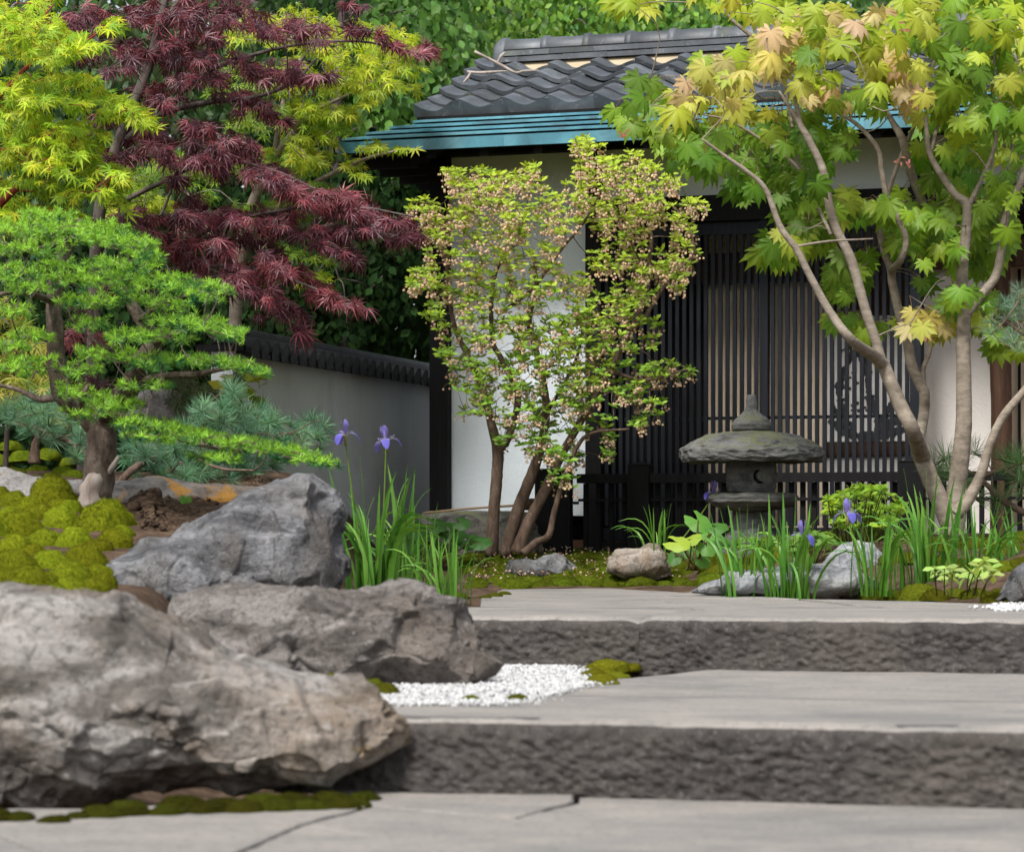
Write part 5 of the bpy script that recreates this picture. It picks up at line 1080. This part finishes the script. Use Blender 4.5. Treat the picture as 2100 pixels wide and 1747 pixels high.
# ------------------------------------------------------------------ full moon maple on the right
s = .0022; d = .00006
T = thing('full_moon_maple', 'maple with grey branching trunks and large green to peach lobed leaves', 'maple tree', P(1955, 1092, s))
S = limbs(T, [[(1952, 1100, s, 26), (1958, 1050, s, 23), (1961, 1008, s, 19), (1970, 940, s, 18), (1976, 880, s, 17), (1977, 816, s, 16), (1976, 740, s, 15), (1975, 690, s, 15), (1977, 640, s, 13), (1973, 560, s, 12), (1984, 430, s, 10), (1955, 395, s, 8), (1908, 318, s, 6), (1898, 240, s, 4)],
    [(1948, 1075, s, 20), (1925, 1020, s, 19), (1905, 975, s, 18), (1888, 931, s, 18), (1873, 885, s-d, 15), (1848, 835, s-d, 15), (1827, 785, s-d, 14), (1804, 740, s-d, 14), (1750, 701, s-2*d, 10), (1704, 643, s-2*d, 8.5), (1661, 566, s-2*d, 7.5), (1634, 512, s-2*d, 7), (1600, 465, s-2*d, 6.5), (1572, 392, s-2*d, 5.5), (1540, 358, s-2*d, 4.5), (1484, 318, s-2*d, 3.5), (1440, 286, s-2*d, 2.5)],
    [(1808, 745, s-d, 11), (1798, 705, s-d, 10), (1777, 643, s-d, 10), (1758, 574, s-d, 10), (1742, 524, s-d, 10), (1715, 470, s-d, 9), (1700, 418, s-d, 8.5), (1688, 350, s-d, 8), (1660, 290, s-d, 7.5), (1644, 262, s-d, 7), (1622, 225, s-d, 4), (1598, 188, s-d, 2.5)], [(1644, 265, s-d, 5), (1634, 220, s-d, 5), (1625, 175, s-d, 3)],
    [(1880, 905, s, 14), (1893, 860, s+d, 11), (1896, 810, s+d, 11), (1888, 790, s+d, 11), (1869, 747, s+d, 11), (1861, 701, s+d, 10), (1846, 651, s+d, 9.5), (1831, 585, s+d, 9), (1826, 548, s+d, 9), (1811, 508, s+d, 8), (1804, 455, s+d, 7), (1820, 400, s+d, 5), (1840, 342, s+d, 4.5), (1868, 274, s+d, 4.5), (1888, 226, s+d, 4), (1915, 130, s+d, 3.4), (1942, 45, s+d, 3), (1950, -20, s+d, 2)],
    [(1828, 555, s+d, 8), (1846, 535, s, 7), (1858, 497, s, 7), (1848, 462, s, 7), (1820, 410, s, 6.5), (1808, 350, s, 6), (1800, 306, s, 5.5), (1760, 258, s, 4.5), (1716, 230, s, 3)], [(1896, 425, s+d, 9), (1868, 354, s+d, 9), (1852, 290, s+d, 8.5), (1830, 250, s+d, 6), (1816, 225, s+d, 4)],
    [(1896, 800, s+d, 6), (1893, 760, s+d, 5), (1905, 725, s+d, 5), (1913, 690, s+d, 3)], [(1960, 1055, s-d, 15), (1985, 1025, s-d, 13), (2012, 972, s-d, 10), (2030, 912, s-d, 9), (2057, 855, s-d, 9), (2100, 802, s-d, 8), (2150, 740, s-d, 7), (2190, 640, s-d, 5)],
    [(1980, 650, s, 9), (2015, 602, s, 10), (2042, 566, s, 9.5), (2054, 508, s, 9), (2064, 438, s, 9), (2096, 370, s, 8), (2115, 300, s, 7), (2105, 200, s, 5), (2080, 110, s, 3)], [(1848, 830, s-d, 4), (1862, 690, s-d, 0.4)] if 0 else [(1704, 480, s-d, 4), (1680, 430, s, 4), (1640, 350, s, 4), (1580, 300, s, 3.5), (1500, 250, s, 2.6), (1440, 235, s, 1.6)],
    [(1984, 430, s, 6), (2040, 300, s, 4), (2035, 200, s, 4), (2040, 100, s, 3)], [(1908, 318, s, 4), (1950, 160, s+d, 3), (2020, 110, s+d, 2)], [(1560, 90, s+2*d, 4), (1500, 40, s+2*d, 4), (1465, -10, s+2*d, 4)] , [(1625, 260, s-d, 3), (1600, 150, s+d, 4), (1560, 90, s+2*d, 4)], [(1634, 505, s-2*d, 2.5), (1700, 495, s-2*d, 2.5), (1790, 490, s-2*d, 1.6)]], M['bark_maple'], k=18, rough=.05)
G1 = [(.19, .31, .022), (.14, .26, .02), (.23, .34, .025), (.11, .21, .018)]; G2 = [(.11, .23, .018), (.09, .20, .016), (.14, .26, .02)]; PK = [(.58, .46, .20), (.50, .45, .11), (.62, .43, .25), (.44, .45, .07), (.46, .46, .08)]; YL = [(.36, .42, .03), (.30, .40, .03), (.42, .44, .05)]
clus = [(1440, 215, 90, 40, 26, YL+PK), (1340, 200, 40, 40, 10, G1), (1290, 250, 34, 26, 9, G1), (1500, 150, 70, 36, 22, YL+PK), (1580, 130, 60, 36, 20, PK), (1620, 90, 80, 40, 26, PK), (1700, 60, 90, 36, 26, PK+YL), (1720, 110, 80, 40, 22, YL+G1), (1800, 80, 60, 50, 20, YL+PK), (1840, 140, 60, 34, 16, PK), (1790, 170, 50, 30, 12, YL+PK), (1860, 190, 46, 40, 14, PK), (1690, 210, 50, 34, 14, PK+YL), (1660, 160, 60, 34, 14, YL), (1760, 220, 60, 30, 10, G1),
    (1390, 290, 60, 40, 20, G1), (1460, 290, 70, 36, 22, G1), (1420, 340, 50, 40, 14, G2), (1540, 260, 70, 40, 20, G1+YL), (1600, 300, 70, 40, 20, G2), (1680, 280, 60, 36, 16, G2), (1560, 350, 60, 50, 16, G2), (1620, 390, 60, 44, 18, G2), (1520, 400, 30, 30, 7, G2), (1740, 320, 30, 30, 5, G2), (1680, 350, 50, 40, 10, G2),
    (1640, 450, 60, 40, 18, G1), (1700, 440, 60, 40, 18, G1+YL), (1600, 520, 40, 44, 14, YL+G1), (1660, 500, 40, 30, 10, G1), (1740, 560, 50, 40, 16, G1), (1720, 600, 30, 26, 7, G1), (1800, 450, 60, 30, 12, G1), (1870, 440, 60, 44, 20, G1), (1930, 480, 60, 50, 22, G1), (1880, 520, 50, 40, 12, G1), (1990, 430, 60, 40, 20, G1), (2040, 470, 50, 50, 20, G1), (2000, 540, 60, 40, 16, G1), (1940, 400, 50, 34, 10, G1),
    (1905, 670, 56, 34, 18, YL+PK), (1990, 620, 60, 30, 18, G1), (2030, 650, 40, 30, 10, G1+YL), (1780, 680, 40, 14, 5, G1), (1720, 660, 26, 14, 4, G1), (2070, 720, 40, 30, 9, YL+G1), (1900, 600, 20, 20, 3, G2),
    (1900, 60, 60, 50, 18, G1+YL), (1960, 120, 60, 50, 22, G1), (2020, 80, 60, 50, 26, YL+G1), (2070, 140, 50, 60, 24, G1+YL), (1980, 200, 60, 50, 24, G1), (2050, 230, 60, 50, 24, G1), (1940, 260, 60, 44, 18, G1+YL), (2010, 310, 60, 44, 18, G1), (2080, 320, 40, 50, 14, G1+YL), (1900, 330, 40, 34, 8, G1), (1960, 350, 40, 34, 9, G2), (2060, 400, 40, 34, 9, G1), (1300, 20, 60, 14, 7, YL), (1480, 10, 80, 20, 12, YL+G1), (1570, 20, 50, 22, 8, YL), (1980, 20, 80, 30, 18, YL+G1), (2070, 30, 50, 40, 14, YL+G1), (1860, 20, 60, 24, 10, YL+PK)]
pos, tip, col = [], [], []
for cx, cy, rx, ry, n, cc in clus:
    n = int(n*(.82 if cy < 400 else 1.1)+.5); x_, y_ = ell(0, 0, 1, 1, n); ss = s+rng.normal(size=n)*.00006+(.00007 if cy > 240 and cc is not YL+PK else 0)
    pos.append(Pn(cx+rx*x_, cy+ry*y_-16, ss)); tip.append(np.stack([x_*.6, U(-.5, -.1, n), U(-1.3, -.45, n)], -1)+rng.normal(size=(n, 3))*.2)
    c = jit_col(cc, n, .15); col.append(c)
pos, tip, col = np.concatenate(pos), np.concatenate(tip), np.concatenate(col); m = len(pos)
nrm = np.array([0, -.8, .7])+rng.normal(size=(m, 3))*.28
crown(T, FULLMOON, M['leaf'], pos, frames(tip, nrm), U(.055, .098, m), col, 300)
g = Geo()   # leaf stalks back to their twigs
tw = []
for q in pos:
    k = np.argmin(np.linalg.norm(S-q, axis=1)); a = q+(S[k]-q)*min(1, .06/max(.061, np.linalg.norm(S[k]-q)))+np.array([0, .01, .02])
    g.add(*tube([q, (a+q)/2+np.array([0, 0, .006]), a], [.0012, .0013, .0015], 4, 4, cap=False), (.30, .16, .07)); tw.append(a)
part(T, 'leaf_stalks', g, M['petal'], kind='stuff'); twigs(T, S, np.array(tw), .006, M['bark_maple'], frac=.8)
# red winged seeds
g = Geo()
for cx, cy in ((1280, 278), (1880, 215), (1850, 60), (1855, 330), (1620, 130), (1905, 690)):
    for _ in range(7):
        q = P(cx+rng.normal()*7, cy+rng.normal()*5, s-d); V, F_ = simple_leaf(.22); merged(g, (V, F_), q[None], frames(np.array([[rng.normal(), -.3, rng.normal()*.5]]), np.array([[0, -1., .4]])), [.026], np.array([[.42, .16, .12]]))
part(T, 'seed_wings', g, M['petal'], kind='stuff')

# ------------------------------------------------------------------ dead twig on the roof
tp = h2w(fu(1085, .75), .72, rw(.72)+.10)
tg_ = thing('dead_branch', 'bare dead branch lying on the roof below the ridge', 'branch', tp); g = Geo(); sv = tp[1]/FPX
for pl in ([(973, 106), (1005, 122), (1035, 138), (1058, 150), (1075, 146), (1105, 145)], [(958, 148), (985, 150), (1010, 148), (1040, 146)], [(1020, 130), (1028, 115), (1036, 108)], [(965, 150), (958, 162), (950, 170)]):
    g.add(*tube([P(a, b, sv-.00004) for a, b in pl], [.008, .010, .004][:3], 14, 6, .15))
part(tg_, 'twigs', g, M['dead_wood'])

# ------------------------------------------------------------------ moss cushions
def moss_mesh(seed, nb=2200):
    r = np.random.default_rng(seed); nu, nv = 22, 9; V = []
    for i in range(nv):
        f = i/(nv-1)*math.pi/2*1.12
        for j in range(nu):
            a = 2*math.pi*j/nu; V.append((math.cos(a)*math.sin(f), math.sin(a)*math.sin(f), math.cos(f)))
    V = np.array(V); V = V*(1+.16*fbm(V*1.6+seed*7, 3))[:, None]
    i = np.arange(nv-1)[:, None]*nu; j = np.arange(nu)[None]; g = Geo()
    g.add(V, np.stack([i+j, i+nu+j, i+nu+(j+1) % nu, i+(j+1) % nu], -1).reshape(-1, 4))
    d = unit(r.normal(size=(nb, 3))); d[:, 2] = np.abs(d[:, 2]); base = d*(1+.16*fbm(d*1.6+seed*7, 3))[:, None]*.985
    up = unit(d+r.normal(size=(nb, 3))*.45); sd_ = unit(np.cross(up, r.normal(size=(nb, 3)))); w, h = r.uniform(.008, .014, nb)[:, None], r.uniform(.05, .13, nb)[:, None]
    V = np.stack([base+sd_*w, base-sd_*w, base+up*h], 1).reshape(-1, 3); g.add(V, np.arange(nb*3).reshape(-1, 3)); return g.mesh('moss_cushion', M['moss'])
MOSS = [moss_mesh(k) for k in range(5)]
def bed(label, spots, loc, tint=(1, 1, 1), hz=.72):
    T = thing('moss_bed', label, 'moss', loc, 'beds of moss cushions'); L = np.array(T.location)
    for p, r in spots:
        o = link('moss_cushion', MOSS[rng.integers(0, 5)], T); o.location = p-L-np.array([0, 0, r*.12]); o.rotation_euler = (U(-.15, .15), U(-.15, .15), U(0, 6.3)); h = hz*U(.85, 1.15)
        o.scale = (r*U(.95, 1.1), r*U(.9, 1.05), r*h); v_ = U(.85, 1.15); o.color = (tint[0]*v_, tint[1]*v_, tint[2]*v_, 1)
    return T
L = [(108, 1030, 50), (32, 1040, 32), (119, 1045, 26), (22, 1062, 28), (81, 1065, 38), (144, 1048, 26), (216, 1085, 62), (40, 1095, 46), (126, 1080, 40), (94, 1118, 40), (151, 1122, 38), (202, 1130, 34), (232, 1118, 34), (29, 1135, 38), (101, 1165, 44), (176, 1160, 44), (32, 1172, 46), (144, 1196, 50), (65, 1215, 56), (144, 1228, 40), (7, 1205, 34), (-20, 1100, 40), (-30, 1160, 40), (200, 1190, 36), (60, 1050, 30), (250, 1075, 28), (180, 1040, 26), (110, 1240, 46), (10, 1240, 44), (190, 1215, 34), (60, 1020, 34), (250, 1100, 24), (0, 1030, 30), (70, 1140, 30), (210, 1205, 30), (170, 1245, 40)]
bed('bright olive moss mounds on the slope below the larch', [(P(a, b, hit(a, b, .0013, .0022)), r*1.06*hit(a, b, .0013, .0022)) for a, b, r in L], (-1.5, 8.8, .15), (1.65, 1.62, 1.1), 1.0)
L = [(20, 975, 34), (75, 968, 30), (130, 972, 26), (105, 985, 24), (150, 980, 26), (45, 940, 34), (100, 935, 30), (0, 945, 30), (140, 950, 24), (20, 920, 30), (80, 985, 20)]
bed('dark moss mounds behind the lichen boulder under the pine', [(P(a, b, hit(a, b, .0020, .0026)), r*.00215) for a, b, r in L], (-1.9, 12, .5), (1.1, 1.2, 1))
spots = []
for k in range(150):
    px, py = U(965, 1480), U(1142, 1206)
    if 1050 < px < 1170 and py > 1165 and py < 1180: continue
    sx = hit(px, py, .0018, .0029); p = P(px, py, sx)
    if any(np.linalg.norm(p[:2]-q[:2]) < .6*(r+.05) for q, r in spots): continue
    spots.append((p, U(.045, .10)))
for px, py, r in ((1080, 1135, 26), (1130, 1148, 34), (1200, 1140, 30), (1010, 1145, 34), (970, 1150, 30), (1060, 1140, 30), (1290, 1140, 28), (1230, 1150, 34), (1180, 1136, 24), (1420, 1165, 36), (1450, 1150, 30), (1390, 1190, 26), (1105, 1190, 18), (1020, 1190, 22), (1260, 1195, 26), (1330, 1195, 30), (1400, 1200, 26)):
    sx = hit(px, py, .0018, .0029); spots.append((P(px, py, sx), r*sx))
bed('carpet of small dark green moss mounds under the flowering shrub', spots, (.3, 13.6, .05), (.80, .88, .8), .55)
spots = []
for px, py, r in ((1885, 1222, 46), (1920, 1228, 34), (1960, 1218, 26), (2000, 1222, 34), (2050, 1230, 40), (2090, 1240, 36), (1690, 1228, 28), (1740, 1226, 26), (1785, 1224, 30), (1830, 1226, 30), (1620, 1222, 24), (1655, 1225, 18), (1910, 1120, 40), (1960, 1125, 46), (2010, 1120, 40), (2060, 1130, 44), (1890, 1150, 40), (1940, 1160, 44), (2000, 1160, 44), (2060, 1170, 44), (1700, 1110, 36), (1650, 1130, 40), (1610, 1140, 40), (1560, 1150, 40), (1500, 1150, 36), (1480, 1175, 36), (1540, 1175, 36), (1840, 1150, 40), (1870, 1100, 36), (2100, 1110, 40), (2100, 1160, 40), (1470, 1135, 30), (1530, 1130, 30), (1580, 1115, 34)):
    sx = hit(px, py, .0016, .0028); spots.append((P(px, py, sx), r*sx*.95))
bed('golden olive moss mounds below the maple along the landing', spots, (1.6, 11, .1), (1.05, 1.0, 1.0), .62)
o = bed('pale olive moss hummocks against the step at the gravel corner', [(P(a, b, .39/(b-1100)), r*.0014) for a, b, r in ((1185, 1366, 30), (1240, 1372, 46), (1290, 1370, 26), (1215, 1386, 30), (1265, 1388, 24), (1235, 1400, 34), (1170, 1358, 20))], (.2, 7.6, -.15), (1.7, 1.5, 1.3), .6)
bed('moss tuft at the foot of the long boulder in the gravel', [(P(a, b, .39/(b-1100)), r*.00125) for a, b, r in ((735, 1424, 50), (785, 1426, 36), (685, 1420, 44), (640, 1412, 40), (760, 1418, 40), (965, 1438, 20), (1060, 1438, 22))], (-.4, 7.0, -.15), (1.15, 1.1, 1.0), .85)
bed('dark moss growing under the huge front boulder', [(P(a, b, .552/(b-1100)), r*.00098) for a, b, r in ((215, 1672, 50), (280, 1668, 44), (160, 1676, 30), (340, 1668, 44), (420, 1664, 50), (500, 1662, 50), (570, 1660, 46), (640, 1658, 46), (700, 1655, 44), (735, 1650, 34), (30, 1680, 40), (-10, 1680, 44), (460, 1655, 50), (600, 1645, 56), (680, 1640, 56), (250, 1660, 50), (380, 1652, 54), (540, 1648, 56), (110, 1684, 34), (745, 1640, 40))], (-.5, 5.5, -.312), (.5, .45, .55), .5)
bed('small moss cushions beside the iris clump on the landing', [(P(a, b, .24/(b-1100)), r*.0019) for a, b, r in ((1015, 1220, 18), (1035, 1216, 14), (995, 1224, 14), (940, 1222, 24), (905, 1215, 30), (860, 1205, 30), (800, 1200, 40), (750, 1200, 40))], (-.2, 11, 0), (1, 1, 1), .4)

# ------------------------------------------------------------------ irises
def blade_mesh(bend, seed):
    n = 9; t = np.linspace(0, 1, n); y = t-.12*bend*t**2; x = bend*(.55*t**2.2); z = y-.45*bend*np.clip(t-.55, 0, 1)**2*3
    w = .5*np.interp(t, [0, .15, .6, .9, 1], [.8, 1, .85, .35, .02]); g = Geo()
    tx, tz = np.gradient(x), np.gradient(z); L_ = np.hypot(tx, tz); nxv, nzv = tz/L_, -tx/L_
    V = np.concatenate([np.stack([x-w*nxv*.024, -w*.020, z-w*nzv*.024], -1), np.stack([x, np.full(n, .003), z], -1), np.stack([x+w*nxv*.024, w*.020, z+w*nzv*.024], -1)]); i = np.arange(n-1)
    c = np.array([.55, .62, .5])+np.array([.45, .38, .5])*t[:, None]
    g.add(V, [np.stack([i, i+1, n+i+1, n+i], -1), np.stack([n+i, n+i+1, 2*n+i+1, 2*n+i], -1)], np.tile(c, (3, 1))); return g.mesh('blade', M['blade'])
BLADES = [blade_mesh(b, k) for k, b in enumerate((.05, .15, .3, .5, .8, 1.1))]
IG = [(.13, .33, .045), (.10, .28, .04), (.17, .38, .05), (.20, .40, .06)]
def iris(label, px, py, n, hpx, wpx, s_, arch=.2, lean=0.0, flowers=()):
    p0 = P(px, py, s_); T = thing('iris', label, 'iris', p0, 'iris clumps along the landing')
    for k in range(int(n*1.7)):
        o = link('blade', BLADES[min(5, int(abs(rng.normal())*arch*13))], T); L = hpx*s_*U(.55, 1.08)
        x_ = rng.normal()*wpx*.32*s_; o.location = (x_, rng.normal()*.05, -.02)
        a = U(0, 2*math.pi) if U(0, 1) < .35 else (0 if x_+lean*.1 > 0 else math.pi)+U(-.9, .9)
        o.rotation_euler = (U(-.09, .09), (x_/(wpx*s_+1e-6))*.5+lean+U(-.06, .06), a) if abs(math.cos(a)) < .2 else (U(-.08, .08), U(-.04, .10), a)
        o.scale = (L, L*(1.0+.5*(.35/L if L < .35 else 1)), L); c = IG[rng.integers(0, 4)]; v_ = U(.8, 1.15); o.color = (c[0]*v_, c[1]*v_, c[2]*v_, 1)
    for fx, fy in flowers:
        q = P(fx, fy, s_)-p0; g = Geo(); g.add(*tube([(q[0]*.25, -.01, 0), (q[0]*.7, -.01, q[2]*.5), (q[0], -.01, q[2]-.035)], [.0038, .0034, .003], 14, 7), (.20, .30, .05)); V = g
        st_ = link('stem', g.mesh('stem', M['petal']), T)
        fl = link('flower', flower_geo().mesh('flower', M['petal']), T); fl.scale = (.85, .85, .85); fl.location = (q[0], -.01, q[2]-.03); fl.rotation_euler = (U(-.15, .15), U(-.2, .2), U(0, 2)); 
    return T
def petal(w, prof, colf, a):
    prof = np.array(prof, float); n = 10; t = np.linspace(0, 1, n); C = catmull(np.c_[prof[:, 0], np.zeros(len(prof)), prof[:, 1]], n)
    ww = w*np.interp(t, [0, .2, .6, .85, 1], [.25, .5, 1, .8, .15]); A_ = [C+np.array([0, 1, 0])*(k*ww)[:, None]+np.array([0, 0, -.18])*((k*ww)**2/w)[:, None]*1.0 for k in (-1, -.5, 0, .5, 1)]
    V = np.concatenate(A_); ca, sa = math.cos(a), math.sin(a); V = V@np.array([[ca, sa, 0], [-sa, ca, 0], [0, 0, 1]]); i = np.arange(n-1); F_ = [np.stack([k*n+i, k*n+i+1, (k+1)*n+i+1, (k+1)*n+i], -1) for k in range(4)]
    return V, F_, np.tile(np.array([colf(x) for x in t]), (5, 1))
def flower_geo():
    g = Geo(); vio = np.array([.17, .15, .66]); wh = np.array([.60, .60, .75]); ye = np.array([.6, .5, .12])
    for k in range(3):
        a = 2*math.pi*k/3+U(-.2, .2)
        g.add(*petal(.020, [(0, 0), (.030, .016), (.058, .004), (.072, -.036)], lambda t: ye*(1-t*4)+wh*(t*4) if t < .25 else wh*(1-min(1, (t-.25)*3))+vio*min(1, (t-.25)*3), a))
        g.add(*petal(.015, [(0, 0), (.008, .03), (.016, .058), (.010, .082)], lambda t: np.array([.30, .25, .72])*(.75+.3*t), a+1.05+U(-.2, .2)))
        g.add(*petal(.008, [(0, .004), (.02, .024), (.038, .022), (.046, .030)], lambda t: np.array([.36, .30, .74]), a))
    V, F_ = lathe([(0, -.05), (.006, -.045), (.009, -.02), (.007, 0), (0, .002)], 8); g.add(V, F_, (.28, .26, .10)); return g
iris('tall iris clump with two violet flowers behind the long boulder', 775, 1215, 38, 285, 110, .00195, .34, .05, ((708, 880), (792, 892)))
iris('iris clump with short upright leaves at the end of the long boulder', 905, 1230, 26, 165, 100, .00184, .22)
iris('iris clump between the tall iris and the short iris leaves', 840, 1212, 20, 200, 70, .0020, .35, .12)
iris('thin iris clump behind the brown stone by the fence post', 1345, 1135, 13, 120, 60, .0024, .35, 0, ((1463, 1002),))
iris('iris clump with slender leaves in front of the lantern foot', 1522, 1224, 24, 200, 66, .00196, .28)
iris('iris clump with one blue flower beside the lantern foot', 1622, 1224, 28, 215, 70, .00194, .28, .03, ((1645, 1086),))
iris('iris clump with one large violet flower between lantern and maple', 1800, 1212, 24, 190, 66, .00192, .25, 0, ((1738, 1042),))
iris('dense tall iris clump directly before the maple trunk', 1895, 1198, 34, 250, 90, .00196, .22)
iris('iris clump between the maple trunk and the pale seedlings', 2000, 1195, 26, 195, 70, .00194, .25)
iris('iris leaves at the picture edge before the pine stems', 2085, 1190, 20, 190, 60, .00196, .3)

# ------------------------------------------------------------------ broad leaved plants
def round_leaf(notch=.25, wav=.06, seed=0):
    r = np.random.default_rng(seed); k = 28; a = np.linspace(-math.pi+.35, math.pi-.35, k); rad = (1+.10*np.cos(a*2))*(1+wav*np.sin(a*7+seed)+r.uniform(-.02, .02, k)); V = [(0, 0, 0)]
    for f in (.5, 1.0): V += [(math.sin(b)*q*f, math.cos(b)*q*f, .10*f*math.sin(4*b)*.5-.16*f*f+(.05 if f < 1 else 0)) for b, q in zip(a, rad)]
    i = np.arange(k-1); T1 = np.stack([np.zeros(k-1, int), 1+i+1, 1+i], -1); Fq = np.stack([1+i, 1+i+1, 1+k+i+1, 1+k+i], -1)
    return np.array(V), [T1, Fq]
RND = [round_leaf(seed=k) for k in range(3)]
def broad(name, label, cat, base, leaves, s_, col, tilt=.75):
    b = P(*base, s_); T = thing(name, label, cat, b); g = Geo(); pos, R, sc, cc = [], [], [], []
    for px, py, r, a, c in leaves:
        q = P(px, py, s_+U(-.00003, .00003)); t = np.array([math.sin(a), -.45, math.cos(a)*.7]); pos.append(q); r *= .74; R.append(frames(t[None], np.array([[U(-.3, .3), -.7, tilt]]))[0]); sc.append(r*s_); cc.append(np.array(col[c])*U(.85, 1.15))
        g.add(*tube([b+np.array([U(-.03, .03), U(-.03, .03), -.02]), (b+q)/2+np.array([(q[0]-b[0])*.15, 0, .03]), q], [.004, .0035, .003], 10, 6), (.14, .10, .04))
    crown(T, RND, M['leaf'], np.array(pos), np.array(R), np.array(sc), np.array(cc), len(pos)); 
    if len(leaves) < 300: part(T, 'stalks', g, M['petal'], kind='stuff')
    return T
LC = [(.11, .27, .04), (.33, .45, .05), (.07, .19, .03)]
broad('leopard_plant', 'round leaved plant with one yellow green leaf beside the brown stone', 'plant', (1420, 1160), [(1432, 1068, 40, 2.6, 0), (1388, 1112, 36, 2.0, 1), (1418, 1106, 28, 1.2, 1), (1455, 1094, 34, 2.4, 0), (1450, 1120, 30, 2.8, 0), (1425, 1135, 28, 2.5, 0), (1384, 1142, 26, 3.4, 2), (1470, 1080, 30, 1.8, 2), (1405, 1128, 24, 3.0, 2), (1440, 1150, 22, 2.6, 0), (1480, 1110, 26, 2.2, 2)], .0022, LC)
broad('leopard_plant', 'dark glossy round leaves before the stone basin', 'plant', (900, 1150), [(855, 1085, 38, 2.8, 2), (890, 1075, 36, 2.0, 2), (925, 1090, 40, 2.4, 2), (960, 1108, 38, 2.0, 2), (985, 1112, 30, 1.7, 2), (875, 1110, 36, 3.2, 2), (915, 1118, 34, 2.8, 2), (830, 1110, 34, 3.4, 2), (800, 1100, 34, 3.6, 2), (945, 1072, 26, 2.2, 2)], .0025, [(.1, .2, .03), (.1, .2, .03), (.045, .13, .025)])
def whorl_plant(name, label, base, s_, spots, col, size, n0=6, n1=9, nobj=120, el=(.1, .9)):
    T = thing(name, label, 'plant', P(*base, s_)); pos, tip, nrm, cc = [], [], [], []; b = P(*base, s_); g = Geo()
    for px, py in spots:
        w = P(px, py, s_+rng.normal()*.00005); n = rng.integers(n0, n1); a = U(0, 6.28)+np.arange(n)*6.283/n; dd = np.stack([np.cos(a), np.sin(a)*.8-.25, U(*el, n)-.5*np.sin(a)*1.0-.1], -1); v_ = jit_col(col, 1, .2)[0]
        pos.append(np.repeat(w[None], n, 0)); tip.append(dd); nrm.append(np.array([0, -.7, .8])-.35*dd); cc.append(np.clip(v_*(1+U(-.12, .12, (n, 1))), 0, .9))
        g.add(*tube([b+np.array([(w[0]-b[0])*.5, 0, -.03]), (b+w)/2+np.array([(w[0]-b[0])*.3, 0, 0]), w], [.003, .0026, .002], 6, 5, cap=False), (.14, .16, .04))
    pos, tip, nrm, cc = map(np.concatenate, (pos, tip, nrm, cc)); m = len(pos)
    crown(T, [simple_leaf(.24, .1, .05, .66)], M['leaf'], pos, frames(tip, nrm), U(.8, 1.15, m)*size, cc, nobj); part(T, 'stalks', g, M['petal'], kind='stuff'); return T
x_, y_ = ell(1770, 1045, 80, 46, 95); whorl_plant('spurge_bush', 'rounded bright green bush of leaf rosettes behind the irises', (1770, 1130), .00225, list(zip(x_, y_)), [(.24, .40, .03), (.20, .35, .03), (.30, .46, .04)], .045, nobj=250)
x_, y_ = ell(1660, 1105, 44, 22, 20); whorl_plant('woodland_plant', 'soft green whorled leaves beside the lantern base', (1660, 1140), .0022, list(zip(x_, y_)), [(.15, .29, .05), (.18, .33, .06)], .055, 5, 8, 90, (-.2, .4))
whorl_plant('woodland_plant', 'small whorled plant below the lantern platform', (1530, 1140), .00222, [(1530, 1106), (1512, 1114), (1550, 1110), (1535, 1122)], [(.14, .29, .05)], .05, 6, 9, 40, (-.1, .4))
whorl_plant('seedling', 'pale green seedlings beside the moss hummock', (1945, 1205), .00182, [(1938, 1165), (1925, 1178), (1955, 1170), (1948, 1185), (1918, 1165)], [(.34, .46, .12)], .05, 4, 6, 30, (-.1, .3))
whorl_plant('seedling', 'pale green leafy seedlings near the picture edge', (2000, 1205), .00182, [(2010, 1160), (1990, 1172), (2030, 1165), (2005, 1182), (2020, 1150), (1980, 1185), (2035, 1180)], [(.36, .50, .12)], .055, 4, 6, 40, (-.1, .35))
whorl_plant('grass_tuft', 'single green shoot in the brown soil', (382, 1050), .0019, [(382, 1046)], [(.10, .25, .03)], .06, 2, 3, 4, (2.5, 4))

# fallen petals on the moss
g = Geo(); n = 420; px = np.concatenate([U(960, 1260, 330), U(1240, 1400, 90)]); py = U(1138, 1202, n); pos = np.array([P(a, b, hit(a, b, .0018, .0029)) for a, b in zip(px, py)])+np.array([0, 0, .045])
merged(g, simple_leaf(.4), pos, frames(rng.normal(size=(n, 3)), np.array([0, -.4, 1])+rng.normal(size=(n, 3))*.4), U(.010, .018, n), jit_col([(.55, .38, .30), (.60, .48, .38), (.45, .25, .2)], n))
tag(single('fallen_petals', g, M['petal'], 'fallen pink petals scattered over the moss', 'petals', (.3, 13.6, .1)), kind='stuff')
